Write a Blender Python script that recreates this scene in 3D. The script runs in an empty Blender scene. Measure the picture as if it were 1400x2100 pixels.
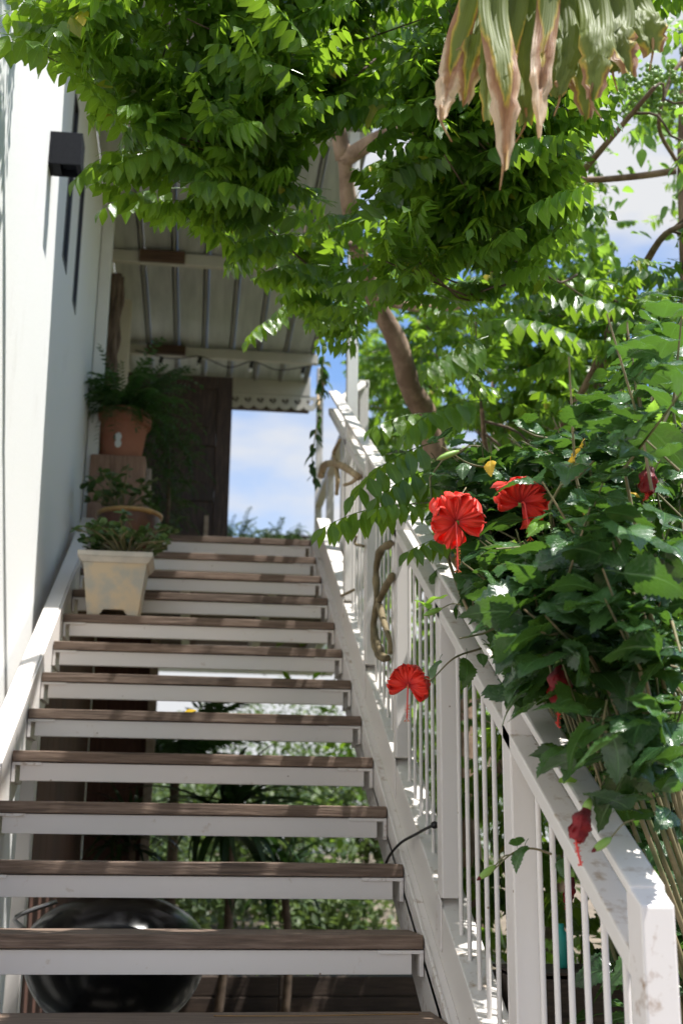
import bpy, bmesh, math, random
import numpy as np
from mathutils import Vector, Matrix, noise
random.seed(7); RNG = np.random.default_rng(7)
S = bpy.context.scene
COL = S.collection
R = math.radians

# ------------------------------------------------------------------ camera
F, PITCH, YAW, ROLL = 2500.0, .2694, -.1173, .0113          # focal length in photo pixels (1400 x 2100)
CAM = Vector((-.6277, -3.3432, .3921))
_c, _s = math.cos(YAW), math.sin(YAW)
FWD = Vector((-_s*math.cos(PITCH), _c*math.cos(PITCH), math.sin(PITCH)))
_r0 = Vector((_c, _s, 0)); _u0 = _r0.cross(FWD)
RIGHT = _r0*math.cos(ROLL) + _u0*math.sin(ROLL)
UP = _u0*math.cos(ROLL) - _r0*math.sin(ROLL)
cd = bpy.data.cameras.new('camera'); cam = bpy.data.objects.new('camera', cd); COL.objects.link(cam)
cd.sensor_fit = 'VERTICAL'; cd.sensor_height = 36.0; cd.lens = F/2100*36
cd.clip_start = .05; cd.clip_end = 2000
cam.matrix_world = Matrix(((RIGHT.x, UP.x, -FWD.x, CAM.x), (RIGHT.y, UP.y, -FWD.y, CAM.y), (RIGHT.z, UP.z, -FWD.z, CAM.z), (0, 0, 0, 1)))
cd.dof.use_dof = True; cd.dof.focus_distance = 2.75; cd.dof.aperture_fstop = 4.5
S.camera = cam

# ------------------------------------------------------------------ light
SUN = Vector((.345, -.135, .93)).normalized()
sd = bpy.data.lights.new('sun', 'SUN'); so = bpy.data.objects.new('sun', sd); COL.objects.link(so)
sd.energy = 5.0; sd.angle = R(.5); sd.color = (1, .97, .915)
so.rotation_euler = SUN.to_track_quat('Z', 'Y').to_euler(); so.location = (3, -2, 9)
W = bpy.data.worlds.new('World'); S.world = W; W.use_nodes = True
nt = W.node_tree; nt.nodes.clear()
def WN(t, **k):
    n = nt.nodes.new(t)
    for a, b in k.items(): setattr(n, a, b)
    return n
wo = WN('ShaderNodeOutputWorld'); mx = WN('ShaderNodeMixShader'); b1 = WN('ShaderNodeBackground'); b2 = WN('ShaderNodeBackground')
sky = WN('ShaderNodeTexSky', sky_type='NISHITA', sun_disc=False)
sky.sun_elevation = math.asin(SUN.z); sky.sun_rotation = math.atan2(SUN.x, SUN.y); sky.air_density = 1.0; sky.dust_density = .6
b1.inputs[1].default_value = .12
tint = WN('ShaderNodeMix', data_type='RGBA', blend_type='MULTIPLY'); tint.inputs[0].default_value = 1
tint.inputs[7].default_value = (.80, .92, 1.06, 1)
nt.links.new(sky.outputs[0], tint.inputs[6]); nt.links.new(tint.outputs[2], b1.inputs[0])
b2.inputs[0].default_value = (.95, .965, .99, 1); b2.inputs[1].default_value = .48
tc = WN('ShaderNodeTexCoord'); mp = WN('ShaderNodeMapping'); mp.inputs['Scale'].default_value = (1, 1, 2.6); mp.inputs['Location'].default_value = (3.1, 1.7, .42)
nz = WN('ShaderNodeTexNoise'); nz.inputs['Scale'].default_value = 2.6; nz.inputs['Detail'].default_value = 7; nz.inputs['Roughness'].default_value = .52
cr = WN('ShaderNodeValToRGB'); cr.color_ramp.elements[0].position = .47; cr.color_ramp.elements[1].position = .62
sx = WN('ShaderNodeSeparateXYZ'); mr = WN('ShaderNodeMapRange'); mr.inputs[1].default_value = .16; mr.inputs[2].default_value = .42; mr.inputs[3].default_value = .16; mr.inputs[4].default_value = -.03
ad = WN('ShaderNodeMath', operation='ADD')
nt.links.new(tc.outputs['Generated'], mp.inputs[0]); nt.links.new(mp.outputs[0], nz.inputs[0]); nt.links.new(tc.outputs['Generated'], sx.inputs[0])
nt.links.new(sx.outputs[2], mr.inputs[0]); nt.links.new(nz.outputs[0], ad.inputs[0]); nt.links.new(mr.outputs[0], ad.inputs[1])
nt.links.new(ad.outputs[0], cr.inputs[0]); nt.links.new(cr.outputs[0], mx.inputs[0])
nt.links.new(b1.outputs[0], mx.inputs[1]); nt.links.new(b2.outputs[0], mx.inputs[2]); nt.links.new(mx.outputs[0], wo.inputs[0])
S.view_settings.view_transform = 'Standard'; S.view_settings.look = 'None'; S.view_settings.exposure = .85; S.view_settings.gamma = 1
S.view_settings.use_curve_mapping = False
S.render.engine = 'CYCLES'
S.cycles.use_denoising = True; S.cycles.max_bounces = 9; S.cycles.diffuse_bounces = 5; S.cycles.transmission_bounces = 6
S.cycles.caustics_reflective = False; S.cycles.caustics_refractive = False; S.cycles.sample_clamp_indirect = 6

# ------------------------------------------------------------------ picture <-> place
def at(px, py, ax, v):
    d = FWD + RIGHT*((px-700)/F) + UP*((1050-py)/F); i = 'xyz'.index(ax)
    return CAM + d*((v-CAM[i])/d[i])
FN, RN, UN, CN = (np.array(v) for v in (FWD, RIGHT, UP, CAM))
def pix(P):
    d = np.asarray(P)-CN; z = d@FN
    return 700+F*(d@RN)/z, 1050-F*(d@UN)/z, z
def inpoly(x, y, poly):
    c = False; j = len(poly)-1
    for i in range(len(poly)):
        xi, yi = poly[i]; xj, yj = poly[j]
        if (yi > y) != (yj > y) and x < (xj-xi)*(y-yi)/(yj-yi)+xi: c = not c
        j = i
    return c

# ------------------------------------------------------------------ materials
def mat(name):
    m = bpy.data.materials.new(name); m.use_nodes = True; t = m.node_tree; t.nodes.clear()
    o = t.nodes.new('ShaderNodeOutputMaterial'); b = t.nodes.new('ShaderNodeBsdfPrincipled'); t.links.new(b.outputs[0], o.inputs[0])
    return m, t, b, o
def N(t, ty, **k):
    n = t.nodes.new(ty)
    for a, v in k.items(): setattr(n, a, v)
    return n
def ramp(t, src, stops):
    r = N(t, 'ShaderNodeValToRGB'); e = r.color_ramp.elements
    while len(e) < len(stops): e.new(.5)
    for q, (p, c) in zip(e, stops): q.position = p; q.color = (*c, 1)
    t.links.new(src, r.inputs[0]); return r.outputs[0]
def noise_tex(t, scale, detail=4, rough=.55, stretch=(1, 1, 1), coord='Object'):
    c = N(t, 'ShaderNodeTexCoord'); m = N(t, 'ShaderNodeMapping'); m.inputs['Scale'].default_value = stretch
    n = N(t, 'ShaderNodeTexNoise'); n.inputs['Scale'].default_value = scale; n.inputs['Detail'].default_value = detail; n.inputs['Roughness'].default_value = rough
    t.links.new(c.outputs[coord], m.inputs[0]); t.links.new(m.outputs[0], n.inputs[0]); return n.outputs[0]
def mixc(t, fac, a, b, mode='MIX'):
    m = N(t, 'ShaderNodeMix', data_type='RGBA', blend_type=mode)
    for i, v in ((0, fac), (6, a), (7, b)):
        if hasattr(v, 'is_linked'): t.links.new(v, m.inputs[i])
        else: m.inputs[i].default_value = v if i == 0 else (*v, 1)
    return m.outputs[2]
def bump(t, b, h, s=.3, d=.01):
    n = N(t, 'ShaderNodeBump'); n.inputs['Strength'].default_value = s; n.inputs['Distance'].default_value = d
    t.links.new(h, n.inputs['Height']); t.links.new(n.outputs[0], b.inputs['Normal'])
def simple(name, c1, c2, scale=6, rough=.6, stretch=(1, 1, 1), bs=.2, bd=.003, lo=.35, hi=.65, detail=5, metal=0, coat=0):
    m, t, b, o = mat(name); n = noise_tex(t, scale, detail, .6, stretch)
    t.links.new(ramp(t, n, [(lo, c1), (hi, c2)]), b.inputs['Base Color'])
    b.inputs['Roughness'].default_value = rough; b.inputs['Metallic'].default_value = metal; b.inputs['Coat Weight'].default_value = coat
    if bs: bump(t, b, n, bs, bd)
    return m
def steel(name, base, stain, amount=.62, up=False):
    m, t, b, o = mat(name)
    n1 = noise_tex(t, 9, 6, .65); n2 = noise_tex(t, 42, 4, .6); n3 = noise_tex(t, 1.7, 3)
    g = N(t, 'ShaderNodeMath', operation='MULTIPLY'); t.links.new(n1, g.inputs[0]); t.links.new(n2, g.inputs[1])
    f = ramp(t, g.outputs[0], [(amount*.46, (0, 0, 0)), (amount*.46+.16, (1, 1, 1))])
    if up:
        ge = N(t, 'ShaderNodeNewGeometry'); sp = N(t, 'ShaderNodeSeparateXYZ'); t.links.new(ge.outputs['True Normal'], sp.inputs[0])
        mm = N(t, 'ShaderNodeMath', operation='MULTIPLY'); cl = N(t, 'ShaderNodeClamp'); t.links.new(sp.outputs[2], cl.inputs[0])
        t.links.new(f, mm.inputs[0]); t.links.new(cl.outputs[0], mm.inputs[1]); f = mm.outputs[0]
    dirty = mixc(t, n3, base, tuple(v*.88 for v in base))
    # small rust freckles
    v = N(t, 'ShaderNodeTexVoronoi'); v.inputs['Scale'].default_value = 16; c = N(t, 'ShaderNodeTexCoord'); t.links.new(c.outputs['Object'], v.inputs[0])
    sp2 = ramp(t, v.outputs['Distance'], [(.03, (1, 1, 1)), (.06, (0, 0, 0))])
    c1 = mixc(t, f, dirty, stain); c2 = mixc(t, sp2, c1, (.28, .2, .14))
    t.links.new(c2, b.inputs['Base Color']); b.inputs['Roughness'].default_value = .42
    bump(t, b, n2, .12, .0015)
    return m
M = {}
M['steel'] = steel('painted_steel', (.78, .735, .705), (.52, .42, .32), .80)
M['steel_top'] = steel('weathered_painted_steel', (.76, .72, .68), (.36, .25, .15), .60, True)
M['steel_rust'] = steel('rusting_painted_steel', (.78, .735, .705), (.30, .18, .10), .63)
def wood(name, a, b_, c, sc=1.0, stretch=(1.0, 20, 20), rough=.75):
    m, t, b, o = mat(name)
    n = noise_tex(t, 5*sc, 8, .65, stretch); n2 = noise_tex(t, 1.6, 4, .5); n3 = noise_tex(t, 60, 3, .6, (.25, 2, 2))
    col = ramp(t, n, [(.30, a), (.5, b_), (.72, c)])
    oi = N(t, 'ShaderNodeObjectInfo'); rr = ramp(t, oi.outputs['Random'], [(0, (.82, .82, .82)), (1, (1.12, 1.1, 1.08))])
    col = mixc(t, 1, col, rr, 'MULTIPLY'); col = mixc(t, 1, col, ramp(t, n2, [(.3, (.72, .72, .74)), (.7, (1.15, 1.12, 1.1))]), 'MULTIPLY')
    t.links.new(col, b.inputs['Base Color']); b.inputs['Roughness'].default_value = rough
    s = N(t, 'ShaderNodeMath', operation='ADD'); t.links.new(n, s.inputs[0]); t.links.new(n3, s.inputs[1]); bump(t, b, s.outputs[0], .55, .003)
    return m
M['tread'] = wood('weathered_tread_wood', (.07, .048, .034), (.165, .115, .085), (.30, .225, .175))
M['door'] = wood('dark_stained_wood', (.018, .010, .009), (.040, .021, .017), (.10, .062, .048), 1, (12, 12, 1.2), .5)
M['stump'] = wood('pale_stump_wood', (.16, .085, .055), (.31, .185, .125), (.40, .26, .18), 1, (9, 9, 1.0), .7)
M['plank'] = wood('rough_brown_plank', (.018, .011, .008), (.05, .032, .022), (.10, .068, .048))
M['panel'] = wood('red_brown_panel_wood', (.05, .02, .014), (.09, .038, .024), (.12, .055, .035), 1, (12, 12, 1.2))
M['beamwood'] = wood('purlin_block_wood', (.05, .025, .017), (.10, .055, .036), (.15, .09, .06))
M['terracotta'] = simple('terracotta', (.34, .135, .085), (.44, .19, .125), 5, .75, bs=.15)
M['glaze'] = simple('brown_glaze', (.055, .018, .010), (.13, .045, .022), 7, .42, bs=.05, coat=.15)
M['gold'] = simple('ochre_glaze', (.30, .17, .06), (.46, .28, .10), 20, .4)
M['cream'] = simple('stained_cream_plastic', (.40, .38, .33), (.55, .44, .30), 9, .6, bs=.2, detail=8, lo=.40, hi=.58)
M['creamrim'] = simple('grey_cream_rim', (.42, .40, .36), (.56, .52, .45), 9, .6)
M['soil'] = simple('potting_soil', (.02, .014, .01), (.06, .04, .028), 40, .9, bs=.8, bd=.01)
M['black'] = simple('black_powder_coat', (.005, .006, .009), (.009, .010, .014), 60, .6, bs=.06)
M['black'].node_tree.nodes['Principled BSDF'].inputs['Specular IOR Level'].default_value = .2
M['rubber'] = simple('black_rubber', (.012, .012, .013), (.02, .02, .021), 30, .5)
M['enamel'] = simple('black_enamel', (.004, .004, .005), (.006, .006, .007), 5, .22, bs=0, coat=0)
M['enamel'].node_tree.nodes['Principled BSDF'].inputs['Specular IOR Level'].default_value = .35
M['chrome'] = simple('dull_metal', (.45, .45, .45), (.6, .6, .6), 10, .3, metal=1, bs=0)
M['white'] = simple('white_paint', (.70, .70, .69), (.78, .78, .77), 3, .5, bs=.05)
M['beige'] = simple('beige_paint', (.50, .45, .38), (.58, .53, .45), 3, .7, bs=.1)
M['fascia'] = simple('cream_fascia_paint', (.50, .48, .44), (.60, .57, .52), 4, .6)
M['sheet'] = simple('zinc_roof_sheet', (.40, .42, .41), (.54, .56, .545), 3, .45, (6, .6, 1), bs=.05, metal=.25)
M['ribm'] = simple('grey_rib_metal', (.25, .25, .235), (.34, .34, .32), 4, .5, bs=0)
M['sticker'] = simple('white_sticker', (.7, .72, .74), (.78, .8, .82), 3, .5, bs=0)
M['silicone'] = simple('pale_bark', (.28, .22, .17), (.42, .34, .27), 30, .8, bs=.6, bd=.004)
M['bark'] = simple('smooth_tan_bark', (.17, .105, .068), (.33, .225, .155), 9, .8, (1, 1, .7), bs=1, bd=.02, detail=9, lo=.42, hi=.6)
M['darkbark'] = simple('brown_twig_bark', (.075, .05, .032), (.16, .11, .075), 18, .85, bs=.5, bd=.003)
M['stem'] = simple('green_tan_stem', (.09, .11, .035), (.26, .20, .11), 14, .6, bs=.2)
M['driftwood'] = simple('pale_vine_wood', (.27, .19, .10), (.46, .35, .21), 12, .7, (1, 1, .3), bs=.5, bd=.004)
M['oldvine'] = simple('olive_brown_vine', (.11, .085, .04), (.24, .185, .10), 14, .75, bs=.5, bd=.003)
M['fibre'] = simple('shaggy_brown_fibre', (.07, .045, .035), (.22, .16, .13), 35, .9, (1, 1, .15), bs=.8, bd=.01)
M['ground'] = simple('dry_earth', (.11, .085, .055), (.24, .19, .13), 1.3, .95, bs=.6, bd=.03, detail=8)
M['glass'] = simple('dark_window_glass', (.012, .014, .018), (.02, .022, .028), 2, .06, bs=0)
M['winframe'] = simple('charcoal_window_frame', (.03, .032, .04), (.045, .048, .055), 8, .4, bs=0)
M['teal'] = simple('teal_plastic', (.02, .28, .24), (.04, .38, .32), 6, .4, bs=0)
# rendered wall
m, t, b, o = mat('white_render'); M['wall'] = m
n1 = noise_tex(t, 1.2, 5); n2 = noise_tex(t, 55, 6, .7); n3 = noise_tex(t, 3.2, 7, .7, (1, 1, .35))
col = mixc(t, ramp(t, n3, [(.58, (0, 0, 0)), (.78, (.5, .5, .5))]), (.80, .80, .79), (.60, .58, .54))
t.links.new(col, b.inputs['Base Color']); b.inputs['Roughness'].default_value = .85
a = N(t, 'ShaderNodeMath', operation='ADD'); t.links.new(n2, a.inputs[0]); t.links.new(n1, a.inputs[1]); bump(t, b, a.outputs[0], .3, .005)

def leafmat(name, dark, light, trans, tr=.33, rough=.36, veins=7, yellow=None, vb=.5, spec=.5, rim=None):
    m, t, b, o = mat(name)
    uv = N(t, 'ShaderNodeUVMap'); sp = N(t, 'ShaderNodeSeparateXYZ'); t.links.new(uv.outputs[0], sp.inputs[0])
    at_ = N(t, 'ShaderNodeAttribute', attribute_name='rnd'); oi = N(t, 'ShaderNodeObjectInfo')
    fr = N(t, 'ShaderNodeMath', operation='ADD'); t.links.new(at_.outputs['Fac'], fr.inputs[0]); t.links.new(oi.outputs['Random'], fr.inputs[1])
    fx = N(t, 'ShaderNodeMath', operation='FRACT'); t.links.new(fr.outputs[0], fx.inputs[0])
    stops = [(0, dark), (.55, tuple((x+y)/2 for x, y in zip(dark, light))), (.985, light)]
    if yellow: stops += [(.999, yellow)]
    base = ramp(t, fx.outputs[0], stops)
    # midrib and side veins
    a1 = N(t, 'ShaderNodeMath', operation='SUBTRACT'); a1.inputs[1].default_value = .5; t.links.new(sp.outputs[0], a1.inputs[0])
    a2 = N(t, 'ShaderNodeMath', operation='ABSOLUTE'); t.links.new(a1.outputs[0], a2.inputs[0])
    mid = ramp(t, a2.outputs[0], [(.012, (1, 1, 1)), (.045, (0, 0, 0))])
    v1 = N(t, 'ShaderNodeMath', operation='MULTIPLY'); v1.inputs[1].default_value = -1.3; t.links.new(a2.outputs[0], v1.inputs[0])
    v2 = N(t, 'ShaderNodeMath', operation='ADD'); t.links.new(sp.outputs[1], v2.inputs[0]); t.links.new(v1.outputs[0], v2.inputs[1])
    v3 = N(t, 'ShaderNodeMath', operation='MULTIPLY'); v3.inputs[1].default_value = veins*6.283; t.links.new(v2.outputs[0], v3.inputs[0])
    v4 = N(t, 'ShaderNodeMath', operation='SINE'); t.links.new(v3.outputs[0], v4.inputs[0])
    v5 = N(t, 'ShaderNodeMapRange'); v5.inputs[1].default_value = .55; v5.inputs[2].default_value = 1; t.links.new(v4.outputs[0], v5.inputs[0])
    vs = N(t, 'ShaderNodeMath', operation='MULTIPLY'); vs.inputs[1].default_value = .28; t.links.new(v5.outputs[0], vs.inputs[0])
    vm = N(t, 'ShaderNodeMath', operation='MAXIMUM'); t.links.new(vs.outputs[0], vm.inputs[0]); t.links.new(mid, vm.inputs[1])
    vf = N(t, 'ShaderNodeMath', operation='MULTIPLY'); vf.inputs[1].default_value = vb; t.links.new(vm.outputs[0], vf.inputs[0])
    veinc = tuple(min(1, v*2.2+.03) for v in light)
    blot = noise_tex(t, 34, 4, .6)
    col = mixc(t, vf.outputs[0], base, veinc); col = mixc(t, 1, col, ramp(t, blot, [(.3, (.78, .8, .8)), (.7, (1.15, 1.14, 1.1))]), 'MULTIPLY')
    t.links.new(col, b.inputs['Base Color']); b.inputs['Roughness'].default_value = rough; b.inputs['Specular IOR Level'].default_value = spec
    bn = N(t, 'ShaderNodeBump'); bn.inputs['Strength'].default_value = .5; bn.inputs['Distance'].default_value = .0025; bn.invert = True
    hh = N(t, 'ShaderNodeMath', operation='ADD'); t.links.new(vm.outputs[0], hh.inputs[0]); t.links.new(blot, hh.inputs[1])
    t.links.new(hh.outputs[0], bn.inputs['Height']); t.links.new(bn.outputs[0], b.inputs['Normal'])
    tl = N(t, 'ShaderNodeBsdfTranslucent'); tcol = mixc(t, fx.outputs[0], trans, tuple(min(1, v*1.35) for v in trans))
    t.links.new(tcol, tl.inputs[0])
    ms = N(t, 'ShaderNodeMixShader'); ms.inputs[0].default_value = tr
    t.links.new(b.outputs[0], ms.inputs[1]); t.links.new(tl.outputs[0], ms.inputs[2]); t.links.new(ms.outputs[0], o.inputs[0])
    return m
M['cara'] = leafmat('starfruit_leaf', (.036, .095, .018), (.10, .195, .026), (.30, .50, .03), .42, .28, 5, (.5, .36, .03), .35)
M['hib'] = leafmat('hibiscus_leaf', (.018, .050, .020), (.050, .118, .034), (.14, .30, .03), .20, .27, 6, None, .4, .6)
M['far'] = leafmat('distant_leaf', (.030, .062, .018), (.10, .145, .04), (.16, .24, .05), .25, .5, 5, None, .2)
M['fern'] = leafmat('fern_leaf', (.016, .05, .012), (.035, .085, .018), (.08, .2, .02), .25, .5, 4, None, .2)
M['jade'] = leafmat('succulent_leaf', (.035, .08, .022), (.10, .17, .05), (.15, .27, .05), .15, .4, 2, None, .15)
M['dracaena'] = leafmat('dark_strap_leaf', (.010, .026, .010), (.025, .055, .014), (.05, .12, .02), .18, .35, 2, None, .2)
M['newleaf'] = leafmat('young_leaf', (.12, .26, .03), (.2, .36, .05), (.35, .6, .06), .4, .38, 6, None, .3)
M['yellow'] = leafmat('yellowed_leaf', (.62, .38, .02), (.72, .46, .04), (.8, .55, .05), .35, .45, 6, None, .3)
M['dryleaf'] = leafmat('dry_leaf', (.30, .17, .07), (.48, .30, .13), (.5, .3, .12), .3, .6, 6, None, .2)
def petalmat(name, c1, c2, tr):
    m, t, b, o = mat(name); uv = N(t, 'ShaderNodeUVMap'); sp = N(t, 'ShaderNodeSeparateXYZ'); t.links.new(uv.outputs[0], sp.inputs[0])
    w = N(t, 'ShaderNodeMath', operation='MULTIPLY'); w.inputs[1].default_value = 88; t.links.new(sp.outputs[0], w.inputs[0])
    s = N(t, 'ShaderNodeMath', operation='SINE'); t.links.new(w.outputs[0], s.inputs[0])
    f = N(t, 'ShaderNodeMapRange'); f.inputs[1].default_value = .2; f.inputs[2].default_value = 1; f.inputs[4].default_value = .35; t.links.new(s.outputs[0], f.inputs[0])
    deep = ramp(t, sp.outputs[1], [(.0, (.12, .002, .004)), (.22, c2), (.5, c1)])
    col = mixc(t, f.outputs[0], deep, c2); t.links.new(col, b.inputs['Base Color']); b.inputs['Roughness'].default_value = .5
    b.inputs['Sheen Weight'].default_value = .15
    bump(t, b, s.outputs[0], .14, .001)
    tl = N(t, 'ShaderNodeBsdfTranslucent'); tl.inputs[0].default_value = (*tr, 1); ms = N(t, 'ShaderNodeMixShader'); ms.inputs[0].default_value = .32
    t.links.new(b.outputs[0], ms.inputs[1]); t.links.new(tl.outputs[0], ms.inputs[2]); t.links.new(ms.outputs[0], o.inputs[0]); return m
M['petal'] = petalmat('red_petal', (.90, .050, .022), (.66, .014, .010), (1.0, .07, .03))
M['wilt'] = petalmat('wilted_red_petal', (.30, .008, .012), (.10, .003, .006), (.4, .01, .01))
M['pistil'] = simple('red_stamen_column', (.60, .03, .025), (.75, .07, .05), 30, .5, bs=0)
M['anther'] = simple('anther', (.55, .12, .03), (.75, .25, .05), 30, .7, bs=0)
M['calyx'] = simple('green_calyx', (.14, .26, .04), (.24, .38, .08), 20, .5, bs=.1)
M['berry'] = simple('green_berry', (.10, .22, .03), (.22, .36, .06), 25, .35, bs=.05)
# palm leaflet: green blade, yellow edge, dry papery tip (v runs from the base to the tip)
m, t, b, o = mat('fan_palm_blade'); M['palm'] = m
uv = N(t, 'ShaderNodeUVMap'); sp = N(t, 'ShaderNodeSeparateXYZ'); t.links.new(uv.outputs[0], sp.inputs[0])
nn = noise_tex(t, 30, 6, .65, (1, 1, .3)); oi = N(t, 'ShaderNodeObjectInfo')
a0 = N(t, 'ShaderNodeMath', operation='MULTIPLY_ADD'); a0.inputs[1].default_value = .42; t.links.new(nn, a0.inputs[0]); t.links.new(sp.outputs[1], a0.inputs[2])
a3 = N(t, 'ShaderNodeMath', operation='MULTIPLY_ADD'); a3.inputs[1].default_value = .42; t.links.new(oi.outputs['Random'], a3.inputs[0]); t.links.new(a0.outputs[0], a3.inputs[2])
_e1 = N(t, 'ShaderNodeMath', operation='SUBTRACT'); _e1.inputs[1].default_value = .5; t.links.new(sp.outputs[0], _e1.inputs[0])
_e2 = N(t, 'ShaderNodeMath', operation='ABSOLUTE'); t.links.new(_e1.outputs[0], _e2.inputs[0])
_e3 = N(t, 'ShaderNodeMath', operation='MULTIPLY_ADD'); _e3.inputs[1].default_value = .55; t.links.new(_e2.outputs[0], _e3.inputs[0]); t.links.new(a3.outputs[0], _e3.inputs[2])
_e4 = N(t, 'ShaderNodeMath', operation='SUBTRACT'); _e4.inputs[1].default_value = .13; t.links.new(_e3.outputs[0], _e4.inputs[0]); a3 = _e4
col = ramp(t, a3.outputs[0], [(.0, (.10, .17, .03)), (.94, (.13, .20, .04)), (1.0-.03, (.55, .42, .05)), (1.0, (.34, .18, .10))])
dv = N(t, 'ShaderNodeMath', operation='MULTIPLY'); dv.inputs[1].default_value = .8; t.links.new(a3.outputs[0], dv.inputs[0])
col = ramp(t, dv.outputs[0], [(.0, (.10, .145, .03)), (.80, (.17, .21, .05)), (.845, (.48, .36, .07)), (.875, (.30, .15, .08)), (.95, (.42, .25, .16)), (1.0, (.60, .46, .34))])
ww = N(t, 'ShaderNodeMath', operation='MULTIPLY'); ww.inputs[1].default_value = 60; t.links.new(sp.outputs[0], ww.inputs[0]); ss = N(t, 'ShaderNodeMath', operation='SINE'); t.links.new(ww.outputs[0], ss.inputs[0])
t.links.new(col, b.inputs['Base Color']); b.inputs['Roughness'].default_value = .55; b.inputs['Specular IOR Level'].default_value = .3; bump(t, b, ss.outputs[0], .25, .002)
tl = N(t, 'ShaderNodeBsdfTranslucent'); t.links.new(mixc(t, 1, col, (2.0, 1.9, 1.0), 'MULTIPLY'), tl.inputs[0]); ms = N(t, 'ShaderNodeMixShader'); ms.inputs[0].default_value = .38
t.links.new(b.outputs[0], ms.inputs[1]); t.links.new(tl.outputs[0], ms.inputs[2]); t.links.new(ms.outputs[0], o.inputs[0])

# ------------------------------------------------------------------ object helpers
def thing(name, label, cat, loc=(0, 0, 0), group=None):
    o = bpy.data.objects.new(name, None); COL.objects.link(o); o.location = loc; o.empty_display_size = .1
    o['label'] = label; o['category'] = cat
    if group: o['group'] = group
    return o
def tag(o, label=None, cat=None, group=None, kind=None):
    for k, v in (('label', label), ('category', cat), ('group', group), ('kind', kind)):
        if v: o[k] = v
    return o
def origin(p):
    v = Vector(p.location)
    while p.parent: p = p.parent; v += p.location
    return v
class MB:
    def __init__(s): s.v = []; s.f = []; s.uv = {}
    def quad_strip(s, rows, close=False, uvs=None):
        i0 = len(s.v); n = len(rows[0])
        for r in rows: s.v += [tuple(p) for p in r]
        for i in range(len(rows)-1):
            for j in range(n if close else n-1):
                k = (j+1) % n
                s.f.append((i0+i*n+j, i0+i*n+k, i0+(i+1)*n+k, i0+(i+1)*n+j))
        return i0
    def box(s, x0, x1, y0, y1, z0, z1):
        i = len(s.v); s.v += [(x, y, z) for x in (x0, x1) for y in (y0, y1) for z in (z0, z1)]
        s.f += [tuple(i+k for k in q) for q in ((0, 1, 3, 2), (4, 6, 7, 5), (0, 4, 5, 1), (2, 3, 7, 6), (0, 2, 6, 4), (1, 5, 7, 3))]
    def prism(s, poly, axis, a, b):     # polygon of 2-tuples, extruded along axis
        def P(q, w):
            if axis == 'x': return (w, q[0], q[1])
            if axis == 'y': return (q[0], w, q[1])
            return (q[0], q[1], w)
        i = len(s.v); n = len(poly)
        s.v += [P(q, a) for q in poly] + [P(q, b) for q in poly]
        s.f += [tuple(range(i, i+n)), tuple(range(i+2*n-1, i+n-1, -1))]
        s.f += [(i+k, i+n+k, i+n+(k+1) % n, i+(k+1) % n) for k in range(n)]
    def tube(s, pts, rad, n=8, cap=True):
        pts = [Vector(p) for p in pts]; rows = []
        rr = rad if hasattr(rad, '__len__') else [rad]*len(pts)
        ref = Vector((.31, .17, .93))
        for i, p in enumerate(pts):
            d = (pts[min(i+1, len(pts)-1)]-pts[max(i-1, 0)]).normalized()
            if abs(d.dot(ref)) > .98: ref = Vector((1, .1, 0))
            a = d.cross(ref).normalized(); b2 = d.cross(a)
            rows.append([p+(a*math.cos(6.2832*k/n)+b2*math.sin(6.2832*k/n))*rr[i] for k in range(n)])
        i0 = s.quad_strip(rows, True)
        if cap:
            s.f.append(tuple(range(i0, i0+n))); e = i0+(len(pts)-1)*n; s.f.append(tuple(range(e+n-1, e-1, -1)))
    def lathe(s, prof, c, n=32, sq=None):
        rows = [[(c[0]+r*math.cos(6.2832*k/n), c[1]+r*math.sin(6.2832*k/n), c[2]+z) for k in range(n)] for r, z in prof]
        s.quad_strip(rows, True)
    def build(s, name, m, parent=None, bevel=0, smooth=False, recalc=True):
        off = origin(parent) if parent else Vector((0, 0, 0))
        if not parent:
            a = np.array(s.v); off = Vector(((a[:, 0].min()+a[:, 0].max())/2, (a[:, 1].min()+a[:, 1].max())/2, a[:, 2].min()))
        me = bpy.data.meshes.new(name); me.from_pydata([(v[0]-off.x, v[1]-off.y, v[2]-off.z) for v in s.v], [], s.f)
        if bevel or recalc:
            bm = bmesh.new(); bm.from_mesh(me); bmesh.ops.recalc_face_normals(bm, faces=bm.faces)
            if bevel: bmesh.ops.bevel(bm, geom=bm.edges[:], offset=bevel, segments=2, affect='EDGES', profile=.6)
            bm.to_mesh(me); bm.free()
        if smooth:
            for p in me.polygons: p.use_smooth = True
        me.materials.append(m if not isinstance(m, str) else M[m])
        o = bpy.data.objects.new(name, me); COL.objects.link(o)
        if parent: o.parent = parent
        else: o.location = off
        return o
def beam(mb, p0, p1, w, h, side=Vector((1, 0, 0))):
    p0, p1 = Vector(p0), Vector(p1); d = (p1-p0).normalized(); u = side.cross(d).normalized()
    if u.z < 0: u = -u
    i = len(mb.v)
    for p in (p0, p1):
        for a, b in ((-.5, -.5), (.5, -.5), (.5, .5), (-.5, .5)): mb.v.append(tuple(p+side*(a*w)+u*(b*h)))
    mb.f += [tuple(i+k for k in q) for q in ((0, 1, 2, 3), (7, 6, 5, 4), (0, 4, 5, 1), (1, 5, 6, 2), (2, 6, 7, 3), (3, 7, 4, 0))]
def curve(pts, n=8):
    pts = [Vector(p) for p in pts]; P = [2*pts[0]-pts[1]]+pts+[2*pts[-1]-pts[-2]]; out = []
    for i in range(1, len(P)-2):
        for k in range(n):
            u = k/n; a, b, c, d = P[i-1:i+3]
            out.append(.5*((2*b)+(c-a)*u+(2*a-5*b+4*c-d)*u*u+(3*b-a-3*c+d)*u**3))
    return out+[pts[-1]]

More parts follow.
